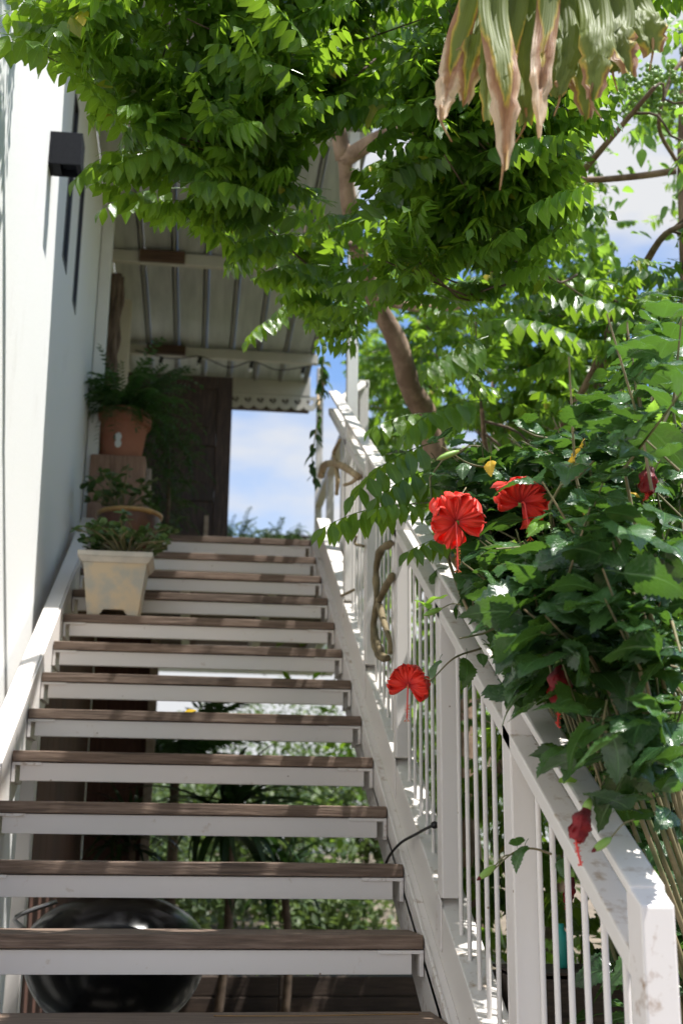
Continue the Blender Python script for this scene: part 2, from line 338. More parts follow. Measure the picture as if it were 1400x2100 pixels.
# leaf templates: arrays of verts, quads, per-loop uv, per-vertex rnd
class T:
    def __init__(s): s.v = []; s.f = []; s.uv = []; s.r = []
    def strip(s, rows, rnd, u=None):
        i0 = len(s.v); n = len(rows[0]); m_ = len(rows)
        for r in rows:
            for p in r: s.v.append(tuple(p)); s.r.append(rnd)
        for i in range(m_-1):
            for j in range(n-1):
                s.f.append((i0+i*n+j, i0+i*n+j+1, i0+(i+1)*n+j+1, i0+(i+1)*n+j))
                for a, b in ((i, j), (i, j+1), (i+1, j+1), (i+1, j)):
                    s.uv.append(((u[b] if u else b/(n-1)), a/(m_-1)))
    def fin(s):
        s.v = np.array(s.v, float); s.f = np.array(s.f, int); s.uv = np.array(s.uv, float); s.r = np.array(s.r, float); return s
def blade(t, base, d, nrm, L, Wd, prof, fold=.25, droop=.2, rnd=.5, serr=0, twist=0, acr=3):
    d = Vector(d).normalized(); side = d.cross(Vector(nrm)).normalized(); up = side.cross(d).normalized()
    rows = []; p = Vector(base); m_ = len(prof)
    for i, w in enumerate(prof):
        ww = w*Wd*.5
        if serr and 0 < i < m_-1: ww *= (1+serr*(1 if i % 2 else -1))
        s2 = side*math.cos(twist*i/m_)+up*math.sin(twist*i/m_)
        if acr == 3: rows.append([p-s2*ww+up*(fold*ww), p, p+s2*ww+up*(fold*ww)])
        else: rows.append([p-s2*ww+up*(fold*ww*.3), p-s2*(ww*.5)+up*(fold*ww*.75), p, p+s2*(ww*.5)+up*(fold*ww*.75), p+s2*ww+up*(fold*ww*.3)])
        dd = (d*math.cos(droop*i/m_)-up*math.sin(droop*i/m_)); p = p+dd*(L/(m_-1))
    t.strip(rows, rnd)
def rtube(t, pts, r0, r1, rnd=.2, n=4):
    rows = []
    for i, p in enumerate(pts):
        d = (Vector(pts[min(i+1, len(pts)-1)])-Vector(pts[max(i-1, 0)])).normalized(); a = d.cross(Vector((.2, .1, .97))).normalized(); b = d.cross(a); r = r0+(r1-r0)*i/(len(pts)-1)
        rows.append([Vector(p)+(a*math.cos(6.2832*k/(n-1))+b*math.sin(6.2832*k/(n-1)))*r for k in range(n)])
    t.strip(rows, rnd, u=[.2]*n)
def frond_template(seed, nl=12, L=.20, ll=.058, lw=.030, spread=45, droopr=.55, prof=(.12, .72, 1, .8, .42, .03)):
    rg = random.Random(seed); t = T(); pts = []; p = Vector((0, 0, 0)); n = 9
    for i in range(n):
        a = -droopr*(i/n)**1.3+.12; pts.append(p.copy()); p = p+Vector((math.cos(a), .03*math.sin(i*1.3+seed), math.sin(a)))*(L/(n-1))
    rtube(t, pts, .0014, .0007, .9)
    for k in range(nl):
        u = .16+.84*(k+.5)/nl; x = u*(n-1); i = min(int(x), n-2); b = pts[i].lerp(pts[i+1], x-i)
        sgn = 1 if k % 2 else -1
        sp_ = R(spread+rg.uniform(-13, 13)); size = (.62+.75*math.sin(math.pi*min(1, .25+u*.62)))*rg.uniform(.88, 1.1)*.86
        d = Vector((.26+rg.uniform(-.15, .22), sgn*math.sin(sp_), -math.cos(sp_))); nr = Vector((rg.uniform(-.2, .3), sgn*math.cos(sp_), math.sin(sp_)))
        b = b+Vector((0, sgn*.002, 0))
        blade(t, b, d, nr, ll*size, lw*size, prof, .22, rg.uniform(.1, .5), rg.uniform(0, .22))
    d = (pts[-1]-pts[-2]); blade(t, pts[-1], d+Vector((0, 0, -.01)), Vector((0, .2, 1)), ll*.8, lw*.8, prof, .2, .5, .1)
    return t.fin()
def hib_template(seed, L=.088, Wd=.070):
    rg = random.Random(seed); t = T(); pr = [.02, .45, .60, .82, .84, .98, .93, 1.0, .91, .95, .83, .85, .70, .71, .54, .54, .37, .36, .20, .17, .06, .0]
    d = Vector((1, 0, -.12)); 
    pet = [Vector((-.026, 0, .008)), Vector((-.012, 0, .006)), Vector((0, 0, 0))]; rtube(t, pet, .0011, .0009, .75)
    # serrated margin, cupped, five verts across
    blade(t, (0, 0, 0), d, (0, rg.uniform(-.15, .15), 1), L*rg.uniform(.9, 1.1), Wd*rg.uniform(.9, 1.1), pr, rg.uniform(.12, .38), rg.uniform(.3, 1.1), 0, .05, rg.uniform(-.4, .4), 5)
    for i in range(len(t.v)):
        x, y, z = t.v[i]
        if x > .005: t.v[i] = (x, y, z+.0035*math.sin(x*120+seed)*min(1, abs(y)/.02)+.002*math.sin(y*190+x*70+seed))
    return t.fin()
def simple_template(seed, L=.05, Wd=.026, prof=(.1, .8, 1, .55, .03), fold=.2, droop=.4):
    t = T(); blade(t, (0, 0, 0), (1, 0, -.1), (0, 0, 1), L, Wd, prof, fold, droop, 0); return t.fin()
def cluster_template(seed, n=14, spreadr=.14, L=.07, Wd=.036):
    rg = random.Random(seed); t = T()
    for i in range(n):
        b = Vector((rg.gauss(0, 1), rg.gauss(0, 1), rg.gauss(0, 1)))*spreadr*.5
        d = Vector((rg.uniform(-1, 1), rg.uniform(-1, 1), rg.uniform(-1, .4))); nr = Vector((rg.uniform(-.6, .6), rg.uniform(-.6, .6), 1))
        blade(t, b, d, nr, L*rg.uniform(.7, 1.2), Wd*rg.uniform(.7, 1.2), (.1, .9, .8, .03), .2, .3, rg.random())
    return t.fin()
_tm = {}
def tmesh(t, name, m, key):
    if key in _tm: return _tm[key]
    me = bpy.data.meshes.new(name); fillmesh(me, t.v, t.f, t.uv, t.r); me.materials.append(M[m]); _tm[key] = me; return me
def fillmesh(me, v, f, uv, r):
    nv, nf = len(v), len(f)
    me.vertices.add(nv); me.vertices.foreach_set('co', v.astype(np.float32).ravel())
    me.loops.add(nf*4); me.loops.foreach_set('vertex_index', f.astype(np.int32).ravel())
    me.polygons.add(nf); me.polygons.foreach_set('loop_start', np.arange(0, nf*4, 4, dtype=np.int32)); me.polygons.foreach_set('use_smooth', np.ones(nf, bool))
    l = me.uv_layers.new(name='UVMap'); l.data.foreach_set('uv', uv.astype(np.float32).ravel())
    a = me.attributes.new('rnd', 'FLOAT', 'POINT'); a.data.foreach_set('value', r.astype(np.float32))
    me.update(calc_edges=True)
def merged(name, items, temps, m, parent, kind='stuff'):
    off = np.array(origin(parent)) if parent else np.zeros(3)
    V = []; Fc = []; U = []; Rr = []; b = 0
    for ti, mtx, rv in items:
        t = temps[ti]; A = np.array(mtx); v = t.v@A[:3, :3].T+A[:3, 3]-off
        V.append(v); Fc.append(t.f+b); U.append(t.uv); Rr.append(t.r+rv); b += len(v)
    me = bpy.data.meshes.new(name); fillmesh(me, np.concatenate(V), np.concatenate(Fc), np.concatenate(U), np.concatenate(Rr)); me.materials.append(M[m])
    o = bpy.data.objects.new(name, me); COL.objects.link(o)
    if parent: o.parent = parent
    if kind: o['kind'] = kind
    return o
def orient(p, d, roll=0, s=1, upv=Vector((0, 0, 1))):
    x = Vector(d).normalized(); y = upv.cross(x)
    if y.length < .05: y = Vector((0, 1, 0)).cross(x)
    y.normalize(); z = x.cross(y); m = Matrix((x, y, z)).transposed().to_4x4()
    return Matrix.Translation(p)@m@Matrix.Rotation(roll, 4, 'X')@Matrix.Scale(s, 4)
def foliage(items, temps, m, parent, part='leaf', rest='leaf_mass', limit=300, minpx=10):
    """the leaves that show largest become objects, the rest one mass"""
    sc = []
    for k, (ti, mtx, rv) in enumerate(items):
        x, y, z = pix(Matrix(mtx).translation)
        vis = z > .2 and -60 < x < 1460 and -60 < y < 2160
        sc.append((0 if vis else 1, z, k))
    sc.sort(); near = [k for q, z, k in sc[:limit] if q == 0]; nset = set(near); off = origin(parent)
    for k in near:
        ti, mtx, rv = items[k]; o = bpy.data.objects.new(part, tmesh(temps[ti], part, m, (id(temps), ti, m))); COL.objects.link(o)
        o.parent = parent; o.matrix_local = Matrix.Translation(-off)@Matrix(mtx)
    rst = [it for k, it in enumerate(items) if k not in nset]
    if rst: merged(rest, rst, temps, m, parent)

# ------------------------------------------------------------------ ground and staircase dimensions
G, H = .3113, .175                                             # going and rise
GZ = -.70
WX = -1.2306                                                   # left end of the treads; the right end is x = 0
def nz_(y, h=0): return (y/G+1)*H+h                             # z above the nosing line
mb = MB(); n = 24; rows = []
for i in range(n+1):
    rows.append([(-150+300*j/n, -60+360*(i/n)**1.6, GZ+.0) for j in range(n+1)])
mb.quad_strip(rows); tag(mb.build('ground', 'ground'), kind='structure')
mb = MB(); mb.box(-1.34, 1.0, -3.2, 5.3, GZ-.1, GZ+.03); tag(mb.build('patio_paving', simple('patio_concrete', (.14, .13, .12), (.26, .24, .21), 4, .9, bs=.3, bd=.01)), kind='structure')

# ------------------------------------------------------------------ staircase
st = thing('staircase', 'open white steel staircase with weathered wooden treads climbing to the porch', 'staircase', (-.6, 0, GZ))
for k in range(-3, 13):
    y = (k-1)*G; z = k*H; last = k == 12; jz = random.uniform(-.001, .001)
    mb = MB(); mb.box(WX+.003, -.004, y, y+.215, z-.036+jz, z+jz)
    tr = mb.build('tread', 'tread', st, .0035)
    mb = MB(); hh = .098 if last else .060
    mb.box(WX+.03, -.034, y+.010, y+.034, z-.039-hh, z-.039)     # front web of the carrier
    mb.box(WX+.03, -.034, y+.034, y+.19, z-.043, z-.039)
    mb.build('tread_carrier', 'steel', tr, .0015)
    for x0, x1, xa, xb in ((-.125, -.003, -.014, -.003), (WX+.003, WX+.10, WX+.003, WX+.014)):
        mb = MB(); mb.box(x0, x1, y+.004, y+.2, z-.048, z-.0385); mb.box(xa, xb, y+.004, y+.2, z-.104, z-.0485)
        mb.build('angle_bracket', 'steel_rust', tr, .001)
y0, y1 = -1.56, 3.47
# right stringer: web, with a rounded upper shoulder
def slope_poly(h0, h1, ya, yb):
    yc = ((GZ-h0)/H-1)*G
    return [(ya, GZ), (max(ya, yc), GZ if yc > ya else nz_(ya, h0)), (yb, nz_(yb, h0)), (yb, nz_(yb, h1)), (ya, nz_(ya, h1))]
mb = MB(); mb.prism(slope_poly(-.228, -.018, y0, y1), 'x', .0, .009); mb.build('stringer', 'steel_rust', st, .003)
mb = MB(); mb.prism(slope_poly(-.228, .055, y0, y1), 'x', WX-.008, WX); mb.build('stringer', 'steel', st, .002)
mb = MB(); mb.prism(slope_poly(.045, .062, y0, y1), 'x', WX-.075, WX-.0085); mb.build('stringer_flange', 'steel', st, .003)
# two steel legs under the landing and a post foot beside the wall
for x in (WX-.065,):
    mb = MB(); mb.box(x, x+.055, 1.70, 1.78, GZ, nz_(1.70, -.23)+.2); mb.build('support_leg', 'steel', st, .004)

# ------------------------------------------------------------------ railing
ra = thing('stair_railing', 'white steel stair railing with round balusters and sloping handrail beside the hibiscus', 'railing', (.06, -1.5, GZ))
XI = .03
PY = [-1.48+.727*k for k in range(8)]
def post(y, top, bot, name='post', m='steel', w=.052, dp=.062):
    mb = MB(); mb.prism([(y, bot), (y-dp, bot), (y-dp, top-dp*.56), (y, top)], 'x', XI, XI+w); return mb.build(name, m, ra, .004)
for i, y in enumerate(PY[:6]):
    if i == 0: post(y, nz_(y, 1.008), GZ+.03, 'newel_post', 'steel_rust')
    elif i == 5:
        mb = MB(); mb.box(.125, .185, 2.85, 2.91, 1.6, 4.41); mb.build('roof_post', 'white', ra, .004); post(y, nz_(y, .99), nz_(y, .10))
    else: post(y, nz_(y, .99), nz_(y, .11))
    if i:  # flat lap plate welded down the inner face of the bottom rail
        mb = MB(); mb.prism([(y-.002, nz_(y, .13)), (y-.002, nz_(y, .02)), (y-.008, nz_(y, .0)), (y-.054, nz_(y-.04, .0)), (y-.060, nz_(y-.04, .01)), (y-.060, nz_(y-.05, .13))], 'x', XI-.005, XI-.0005)
        mb.build('lap_plate', 'steel_rust', ra, .001)
ya, yb = -1.48, 2.9
def slopebox(name, ya, yb, h0, h1, x0, x1, m, bv=.004):
    mb = MB(); mb.prism([(ya, nz_(ya, h0)), (yb, nz_(yb, h0)), (yb, nz_(yb, h1)), (ya, nz_(ya, h1))], 'x', x0, x1); return mb.build(name, m, ra, bv)
slopebox('handrail', -1.50, yb, .992, 1.012, XI-.001, XI+.056, 'steel_top', .005)
slopebox('middle_rail', -1.483, yb, .872, .910, XI+.0, XI+.051, 'steel_top', .004)
slopebox('bottom_rail', -1.62, y1, -.028, .118, XI, XI+.075, 'steel_top', .004)
slopebox('shoulder_strip', -1.62, y1, -.034, -.022, .0095, XI-.0005, 'steel_rust', .001)
for i in range(5):
    nb = 6
    for j in range(nb):
        y = PY[i]+(PY[i+1]-.062-PY[i])*(j+1)/(nb+1)+random.uniform(-.004, .004)
        mb = MB(); mb.tube([(XI+.028, y, nz_(y, .112)), (XI+.028+random.uniform(-.001, .001), y, nz_(y, .88))], .0058, 10, False)
        mb.build('baluster', 'steel', ra, 0, True)
# landing balustrade continues level beyond the last sloping post
for y in (3.5, 4.4, 5.3, 6.2):
    mb = MB(); mb.box(.28, .335, y, y+.055, 2.1, 3.12 if y < 6 else 4.3); mb.build('landing_post', 'steel', ra, .004)
mb = MB(); mb.box(.275, .34, 3.5, 6.2, 3.08, 3.13); mb.build('landing_rail', 'steel_top', ra, .004)
mb = MB(); mb.tube([(.06, yb-.03, nz_(yb, .98)), (.12, 3.15, nz_(yb, .99)+.06), (.3, 3.5, 3.1)], .022, 8); mb.build('landing_rail', 'steel_top', ra, 0, True)

# ------------------------------------------------------------------ landing
ld = thing('porch_deck', 'wooden porch deck on white beams at the head of the stairs', 'deck', (-.4, 3.7, 1.9))
for i in range(17):
    mb = MB(); y = 3.42+.215+.006+i*.206
    mb.box(-1.34, .36, y, y+.2, 2.064, 2.1); mb.build('deck_board', 'tread', ld, .003)
for x in (-1.30, -.75, -.2, .30):
    mb = MB(); mb.box(x, x+.06, 3.54, 7.15, 1.93, 2.061); mb.build('joist', 'steel', ld, .003)
mb = MB(); mb.box(-1.34, .36, 7.16, 7.2, 1.9, 2.1); mb.build('edge_beam', 'steel', ld, .003)

# ------------------------------------------------------------------ house wall with windows
hw = thing('house_wall', 'tall white rendered house wall along the left side of the stairs', 'house wall', (-1.5, 2, GZ))
XW = -1.35
wins = [(2.10, 2.30, 3.12, 4.05), (2.62, 2.80, 3.13, 3.95)]
mb = MB(); ys = sorted({-5.0, 9.0}|{v for w in wins for v in w[:2]}); zs = sorted({GZ, 6.6}|{v for w in wins for v in w[2:]})
for i in range(len(ys)-1):
    for j in range(len(zs)-1):
        cy, cz = (ys[i]+ys[i+1])/2, (zs[j]+zs[j+1])/2
        if any(a < cy < b and c < cz < d for a, b, c, d in wins): continue
        mb.box(XW-.25, XW, ys[i], ys[i+1], zs[j], zs[j+1])
ob = mb.build('wall', 'wall', hw, 0, recalc=False)
bm = bmesh.new(); bm.from_mesh(ob.data); bmesh.ops.remove_doubles(bm, verts=bm.verts, dist=1e-5)
seen = {}
for f in bm.faces[:]:
    k = tuple(sorted(v.index for v in f.verts)); seen.setdefault(k, []).append(f)
dead = [f for g in seen.values() if len(g) > 1 for f in g]; bmesh.ops.delete(bm, geom=dead, context='FACES'); bmesh.ops.recalc_face_normals(bm, faces=bm.faces); bm.to_mesh(ob.data); bm.free()
for a, b_, c, d in wins:
    mb = MB(); mb.box(XW-.03, XW+.003, a, a+.03, c, d); mb.box(XW-.03, XW+.003, b_-.03, b_, c, d); mb.box(XW-.03, XW+.003, a+.03, b_-.03, c, c+.03); mb.box(XW-.03, XW+.003, a+.03, b_-.03, d-.03, d)
    w = mb.build('window', 'winframe', hw, .002)
    mb = MB(); mb.box(XW-.012, XW-.006, a+.03, b_-.03, c+.03, d-.03); mb.build('pane', 'glass', w)
    # roof soffit board of the storey above, over the porch front
# wall lamp
LP = at(130, 318, 'x', XW)
wl = thing('wall_lamp', 'black box shaped wall lamp mounted high on the white wall', 'lamp', (XW, 1.42, 3.17))
mb = MB(); y0l, z0, w_, hgt, pr_ = 1.42, 3.215, .11, .155, .138
mb.box(XW, XW+.012, y0l+.0, y0l+w_, z0, z0+hgt); mb.build('back_plate', 'black', wl, .002)
mb = MB()
for a in ((XW+.0125, XW+pr_, y0l, y0l+.006, z0, z0+hgt), (XW+.0125, XW+pr_, y0l+w_-.006, y0l+w_, z0, z0+hgt), (XW+pr_-.006, XW+pr_, y0l+.0065, y0l+w_-.0065, z0, z0+hgt),
          (XW+.0125, XW+pr_-.0065, y0l+.0065, y0l+w_-.0065, z0+hgt-.012, z0+hgt-.001), (XW+.0125, XW+.05, y0l+.0065, y0l+w_-.0065, z0+.003, z0+.01), (XW+pr_-.02, XW+pr_-.0065, y0l+.0065, y0l+w_-.0065, z0+.003, z0+.01)): mb.box(*a)
mb.build('housing', 'black', wl, .0012)
mb = MB(); mb.box(XW+.055, XW+pr_-.025, y0l+.012, y0l+w_-.012, z0+.03, z0+.036); mb.build('lens', 'glass', wl)

# ------------------------------------------------------------------ porch roof
RZ = 4.5; RX = .30
pr = thing('porch_roof', 'low porch roof of ribbed metal sheets on cream beams above the landing', 'roof', (-.5, 4, 4.4))
x = XW+.002; y_f, y_b = 1.62, 7.30
while x < RX-.05:
    w = .232
    mb = MB(); prof = [(x, RZ), (x+.012, RZ), (x+.022, RZ-.001), (x+w-.045, RZ), (x+w-.036, RZ+.032), (x+w-.008, RZ+.032), (x+w-.001, RZ)]
    prof2 = [(a, b+.004) for a, b in reversed(prof)]
    # three shallow swages in the pan
    mb.prism(prof+prof2, 'y', y_f, y_b); mb.build('roof_sheet', 'sheet', pr)
    mb = MB(); mb.box(x+w-.030, x+w-.014, y_f+.02, y_b-.02, RZ-.012, RZ+.026); mb.build('sheet_rib', 'ribm', pr)
    x += w
for y in (1.66, 2.96, 4.66, 6.36):
    mb = MB(); mb.box(XW+.004, RX+.0, y, y+.05, RZ-.10, RZ-.014); mb.build('purlin', 'fascia', pr, .003)
    if y > 3:
        mb = MB(); mb.box(XW+.2, XW+.52, y-.045, y-.002, RZ-.10, RZ-.02); mb.build('timber_block', 'beamwood', pr, .003)
mb = MB(); mb.box(XW+.004, RX, 7.052, 7.09, 4.363, RZ+.05); mb.build('fascia_board', 'fascia', pr, .003)
# valance: scalloped boards with pierced heart pattern
VZ = 4.361; sw = .112; nx, nzv = 14, 16
def solid(u, v):      # u 0..1 across one scallop, v 0 top .. 1 bottom
    edge = .72+.28*math.cos((u-.5)*math.pi*1.02)**.6 if abs(u-.5) < .49 else .72
    if v > edge: return False
    a, b = (u-.5)/.25, (.50-v)/.25
    if (a*a+b*b-.8)**3-a*a*b**3*1.0 < 0: return int((a+b+10)*2.6) % 3 == 0 and abs(a) < .6
    return True
x = XW+.35
mev = None
while x < RX-.02:
    if mev is None:
        bm = bmesh.new(); g = {}
        for i in range(nx+1):
            for j in range(nzv+1): g[i, j] = bm.verts.new((sw*i/nx, 0, -.135*j/nzv))
        fs = [bm.faces.new((g[i, j], g[i+1, j], g[i+1, j+1], g[i, j+1])) for i in range(nx) for j in range(nzv) if solid((i+.5)/nx, (j+.5)/nzv)]
        bmesh.ops.delete(bm, geom=[v for v in bm.verts if not v.link_faces], context='VERTS')
        ret = bmesh.ops.extrude_face_region(bm, geom=fs[:]); bmesh.ops.translate(bm, verts=[e for e in ret['geom'] if isinstance(e, bmesh.types.BMVert)], vec=(0, .012, 0))
        bmesh.ops.recalc_face_normals(bm, faces=bm.faces); mev = bpy.data.meshes.new('valance_scallop'); bm.to_mesh(mev); bm.free(); mev.materials.append(M['fascia'])
    o = bpy.data.objects.new('valance_scallop', mev); COL.objects.link(o); o.parent = pr; o.location = Vector((x, 7.055, VZ))-Vector(pr.location); x += sw+.001
mb = MB(); mb.box(XW+.3, RX, 7.13, 7.20, 4.245, 4.42); mb.build('valance_backing', 'plank', pr, .004)  # dark board added behind the valance so its pierced hearts read dark
# string lights along the rear purlin
sl = thing('string_lights', 'black cable of small bulb lights sagging below the porch ceiling beam', 'string lights', (-.8, 6.3, 4.3))
pts = [(XW+.1, 6.34, 4.42), (-.95, 6.33, 4.36), (-.70, 6.33, 4.39), (-.46, 6.33, 4.31), (-.26, 6.33, 4.375), (-.05, 6.33, 4.31), (.22, 6.33, 4.36)]
mb = MB(); mb.tube(curve(pts, 6), .005, 6); mb.build('cable', 'rubber', sl, 0, True)
for x, z in ((-.70, 4.39), (-.26, 4.375), (.18, 4.35), (-1.02, 4.37)):
    mb = MB(); mb.tube([(x, 6.33, z), (x-.01, 6.33, z-.03), (x-.015, 6.33, z-.06)], [.014, .018, .016], 8); s_ = mb.build('bulb_socket', 'rubber', sl, 0, True)
    mb = MB(); mb.tube([(x-.016, 6.33, z-.062), (x-.018, 6.33, z-.075), (x-.02, 6.33, z-.095), (x-.021, 6.33, z-.10)], [.010, .017, .013, .004], 8); mb.build('bulb', 'sticker', s_, 0, True)

# ------------------------------------------------------------------ door, posts, back wall
dr = thing('wooden_door', 'dark brown panelled wooden door leaf standing at the end of the porch', 'door', (-.88, 6.2, 2.1))
dx0, dx1 = -1.30, -.424; DZ0, DZ1 = 2.102, 4.155
for nme, a in (('stile', (dx0, dx0+.12)), ('stile', (dx1-.12, dx1))):
    mb = MB(); mb.box(a[0], a[1], 6.17, 6.215, DZ0, DZ1); mb.build(nme, 'door', dr, .004)
for z in (DZ0, 2.62, 3.08, 3.55, DZ1-.11):
    mb = MB(); mb.box(dx0+.1205, dx1-.1205, 6.172, 6.213, z, z+.11); mb.build('rail', 'door', dr, .004)
for za, zb in ((DZ0+.11, 2.62), (2.73, 3.08), (3.19, 3.55), (3.66, DZ1-.11)):
    mb = MB(); mb.box(dx0+.115, dx1-.115, 6.187, 6.20, za-.004, zb+.004); mb.build('door_panel', 'door', dr)
    mb = MB(); mb.box(dx0+.18, dx1-.18, 6.179, 6.1865, za+.05, zb-.05); mb.build('raised_field', 'door', dr, .004)
mb = MB(); mb.box(dx1-.19, dx1-.155, 6.135, 6.155, 2.25, 2.95); mb.box(dx1-.18, dx1-.165, 6.155, 6.17, 2.30, 2.32); mb.box(dx1-.18, dx1-.165, 6.155, 6.17, 2.88, 2.90); mb.build('pull_handle', 'silicone', dr, .003)
mb = MB(); mb.box(dx1-.10, dx1-.03, 6.160, 6.1695, 2.60, 2.70); mb.build('lock_plate', 'silicone', dr, .002)
mb = MB(); mb.tube([(dx1+.0, 6.19, 2.78), (dx1+.015, 6.19, 2.79), (dx1+.02, 6.19, 2.80)], .010, 8); mb.build('hinge', 'rubber', dr, 0, True)
mb = MB(); mb.box(-1.345, -1.31, 6.22, 7.0, 2.1, 4.4); tag(mb.build('end_panel', 'beige', None, .003), 'narrow beige wall panel behind the dark wooden door', 'wall panel')
mb = MB(); mb.box(XW+.004, XW+.075, 3.86, 3.93, 2.101, 4.4); tag(mb.build('wall_post', 'white', None, .005), 'slim white square post standing against the house wall left of the ferns', 'post')
mb = MB(); mb.box(-1.343, -1.23, 5.30, 5.38, 2.101, 4.4); tag(mb.build('inner_post', 'beige', None, .005), 'beige square post behind the shaggy hanging fibre bundle', 'post')
hf = thing('hanging_bundle', 'shaggy brown fibre bundle hanging against the beige post above the fern', 'wall decoration', (-1.30, 4.8, 3.2))
for k in range(9):
    mb = MB(); xx, yy = -1.335+.06*random.random(), 4.78+.06*random.random()
    mb.tube(curve([(xx+random.uniform(-.01, .01), yy, 4.35-i*.16) for i in range(8)], 3), [.02+.008*math.sin(i*1.1+k) for i in range(22)], 6); mb.build('fibre_strand', 'fibre', hf, 0, True)

# ------------------------------------------------------------------ pots
def lathe_obj(name, prof, c, m, parent=None, n=40):
    mb = MB(); mb.lathe(prof, c, n); return mb.build(name, m, parent, 0, True)
def smooth_lathe(o, ang=35):
    return o
stp = thing('wood_stump', 'upright squared wooden block with vertical grain carrying the terracotta pot', 'wood block', (-1.15, 3.95, 2.1))
mb = MB(); mb.box(-1.318, -.985, 3.82, 4.12, 2.102, 2.685); mb.build('block', 'stump', stp, .012)
mb = MB(); mb.prism([(4.0+.14*math.cos(a), 2.40+.26*math.sin(a)) for a in [i*6.2832/24 for i in range(24)]], 'x', -.9845, -.955); mb.build('side_slice', 'silicone', stp, .004)
pc = (-1.148, 3.97, 2.686)
tp = thing('terracotta_pot', 'large terracotta pot with a white sticker standing on the wooden block', 'flower pot', pc)
lathe_obj('bowl', [(.0, .0), (.118, .0), (.125, .006), (.155, .215), (.158, .222), (.172, .222), (.178, .232), (.184, .30), (.180, .308), (.165, .308), (.158, .28), (.0, .275)], pc, 'terracotta', tp)
lathe_obj('soil', [(.0, .284), (.157, .281)], pc, 'soil', tp)
mb = MB()
for cz in (.075, .117):
    pts_ = []
    for i in range(20):
        a = i*6.2832/20; pts_.append((.020*math.cos(a)-.010, cz+.026*math.sin(a)))
    i0 = len(mb.v)
    for q in (0, .0025):
        for u, v in pts_:
            r = .127+v*.138+.0015+q+(cz-.075)*.001; mb.v.append((pc[0]+u, pc[1]-math.sqrt(r*r-u*u), pc[2]+v))
    mb.f += [tuple(range(i0+20, i0+40)), tuple(range(i0, i0+20))]+[(i0+k, i0+(k+1) % 20, i0+20+(k+1) % 20, i0+20+k) for k in range(20)]
mb.build('sticker', 'sticker', tp)
bc = (-1.03, 3.30, 11*H+.002)
bp_ = thing('glazed_pot', 'round dark brown glazed pot with an ochre rim behind the cream planter', 'flower pot', bc)
lathe_obj('bowl', [(0, 0), (.10, 0), (.11, .008), (.155, .09), (.172, .17), (.170, .222)], bc, 'glaze', bp_)
lathe_obj('rim', [(.1702, .222), (.182, .228), (.184, .242), (.176, .248), (.160, .244), (.158, .215), (0, .21)], bc, 'gold', bp_)
lathe_obj('soil', [(0, .218), (.157, .216)], bc, 'soil', bp_)
def taper_box(mb, c, w0, d0, w1, d1, z0, z1):
    i = len(mb.v)
    for w, d, z in ((w0, d0, z0), (w1, d1, z1)): mb.v += [(c[0]+a*w/2, c[1]+b*d/2, c[2]+z) for a, b in ((-1, -1), (1, -1), (1, 1), (-1, 1))]
    mb.f += [tuple(i+k for k in q) for q in ((3, 2, 1, 0), (4, 5, 6, 7), (0, 1, 5, 4), (1, 2, 6, 5), (2, 3, 7, 6), (3, 0, 4, 7))]
plc = (-1.015, 2.18+.118, 8*H+.002)
pp = thing('square_planter', 'tapered square cream planter with stains standing on a stair tread', 'flower pot', plc)
mb = MB()
# front and back walls carry the notch between the feet
for sy in (-1, 1):
    pass
w0, w1, zt = .228, .292, .262
def wv(z): return (w0+(w1-w0)*z/zt)/2
fr = [(-wv(0), 0), (-.060, 0), (-.042, .026), (.048, .026), (.066, 0), (wv(0), 0), (wv(zt), zt), (-wv(zt), zt)]
for sy in (-1, 1):
    i0 = len(mb.v)
    for th in (0, .012):
        mb.v += [(plc[0]+x, plc[1]+sy*(wv(z)*.86-th), plc[2]+z) for x, z in fr]
    nn_ = len(fr); mb.f += [tuple(range(i0, i0+nn_)), tuple(range(i0+2*nn_-1, i0+nn_-1, -1))]+[(i0+k, i0+nn_+k, i0+nn_+(k+1) % nn_, i0+(k+1) % nn_) for k in range(nn_)]
for sx in (-1, 1):
    i0 = len(mb.v)
    for th in (0, .012):
        for (yy, zz) in ((-1, 0), (1, 0), (1, zt), (-1, zt)): mb.v.append((plc[0]+sx*(wv(zz)-th), plc[1]+yy*(wv(zz)*.86-.013), plc[2]+zz))
    mb.f += [(i0, i0+1, i0+2, i0+3), (i0+7, i0+6, i0+5, i0+4)]+[(i0+k, i0+4+k, i0+4+(k+1) % 4, i0+(k+1) % 4) for k in range(4)]
mb.build('body', 'cream', pp, .002)
mb = MB(); taper_box(mb, plc, .298, .258, .335, .29, zt-.024, zt+.001); mb.build('rim', 'creamrim', pp, .004)
mb = MB(); taper_box(mb, plc, .338, .293, .342, .297, zt+.0015, zt+.026); mb.build('rim_band', 'creamrim', pp, .004)
mb = MB(); taper_box(mb, plc, .27, .235, .30, .26, zt+.0, zt+.0262); mb.build('soil', 'soil', pp)

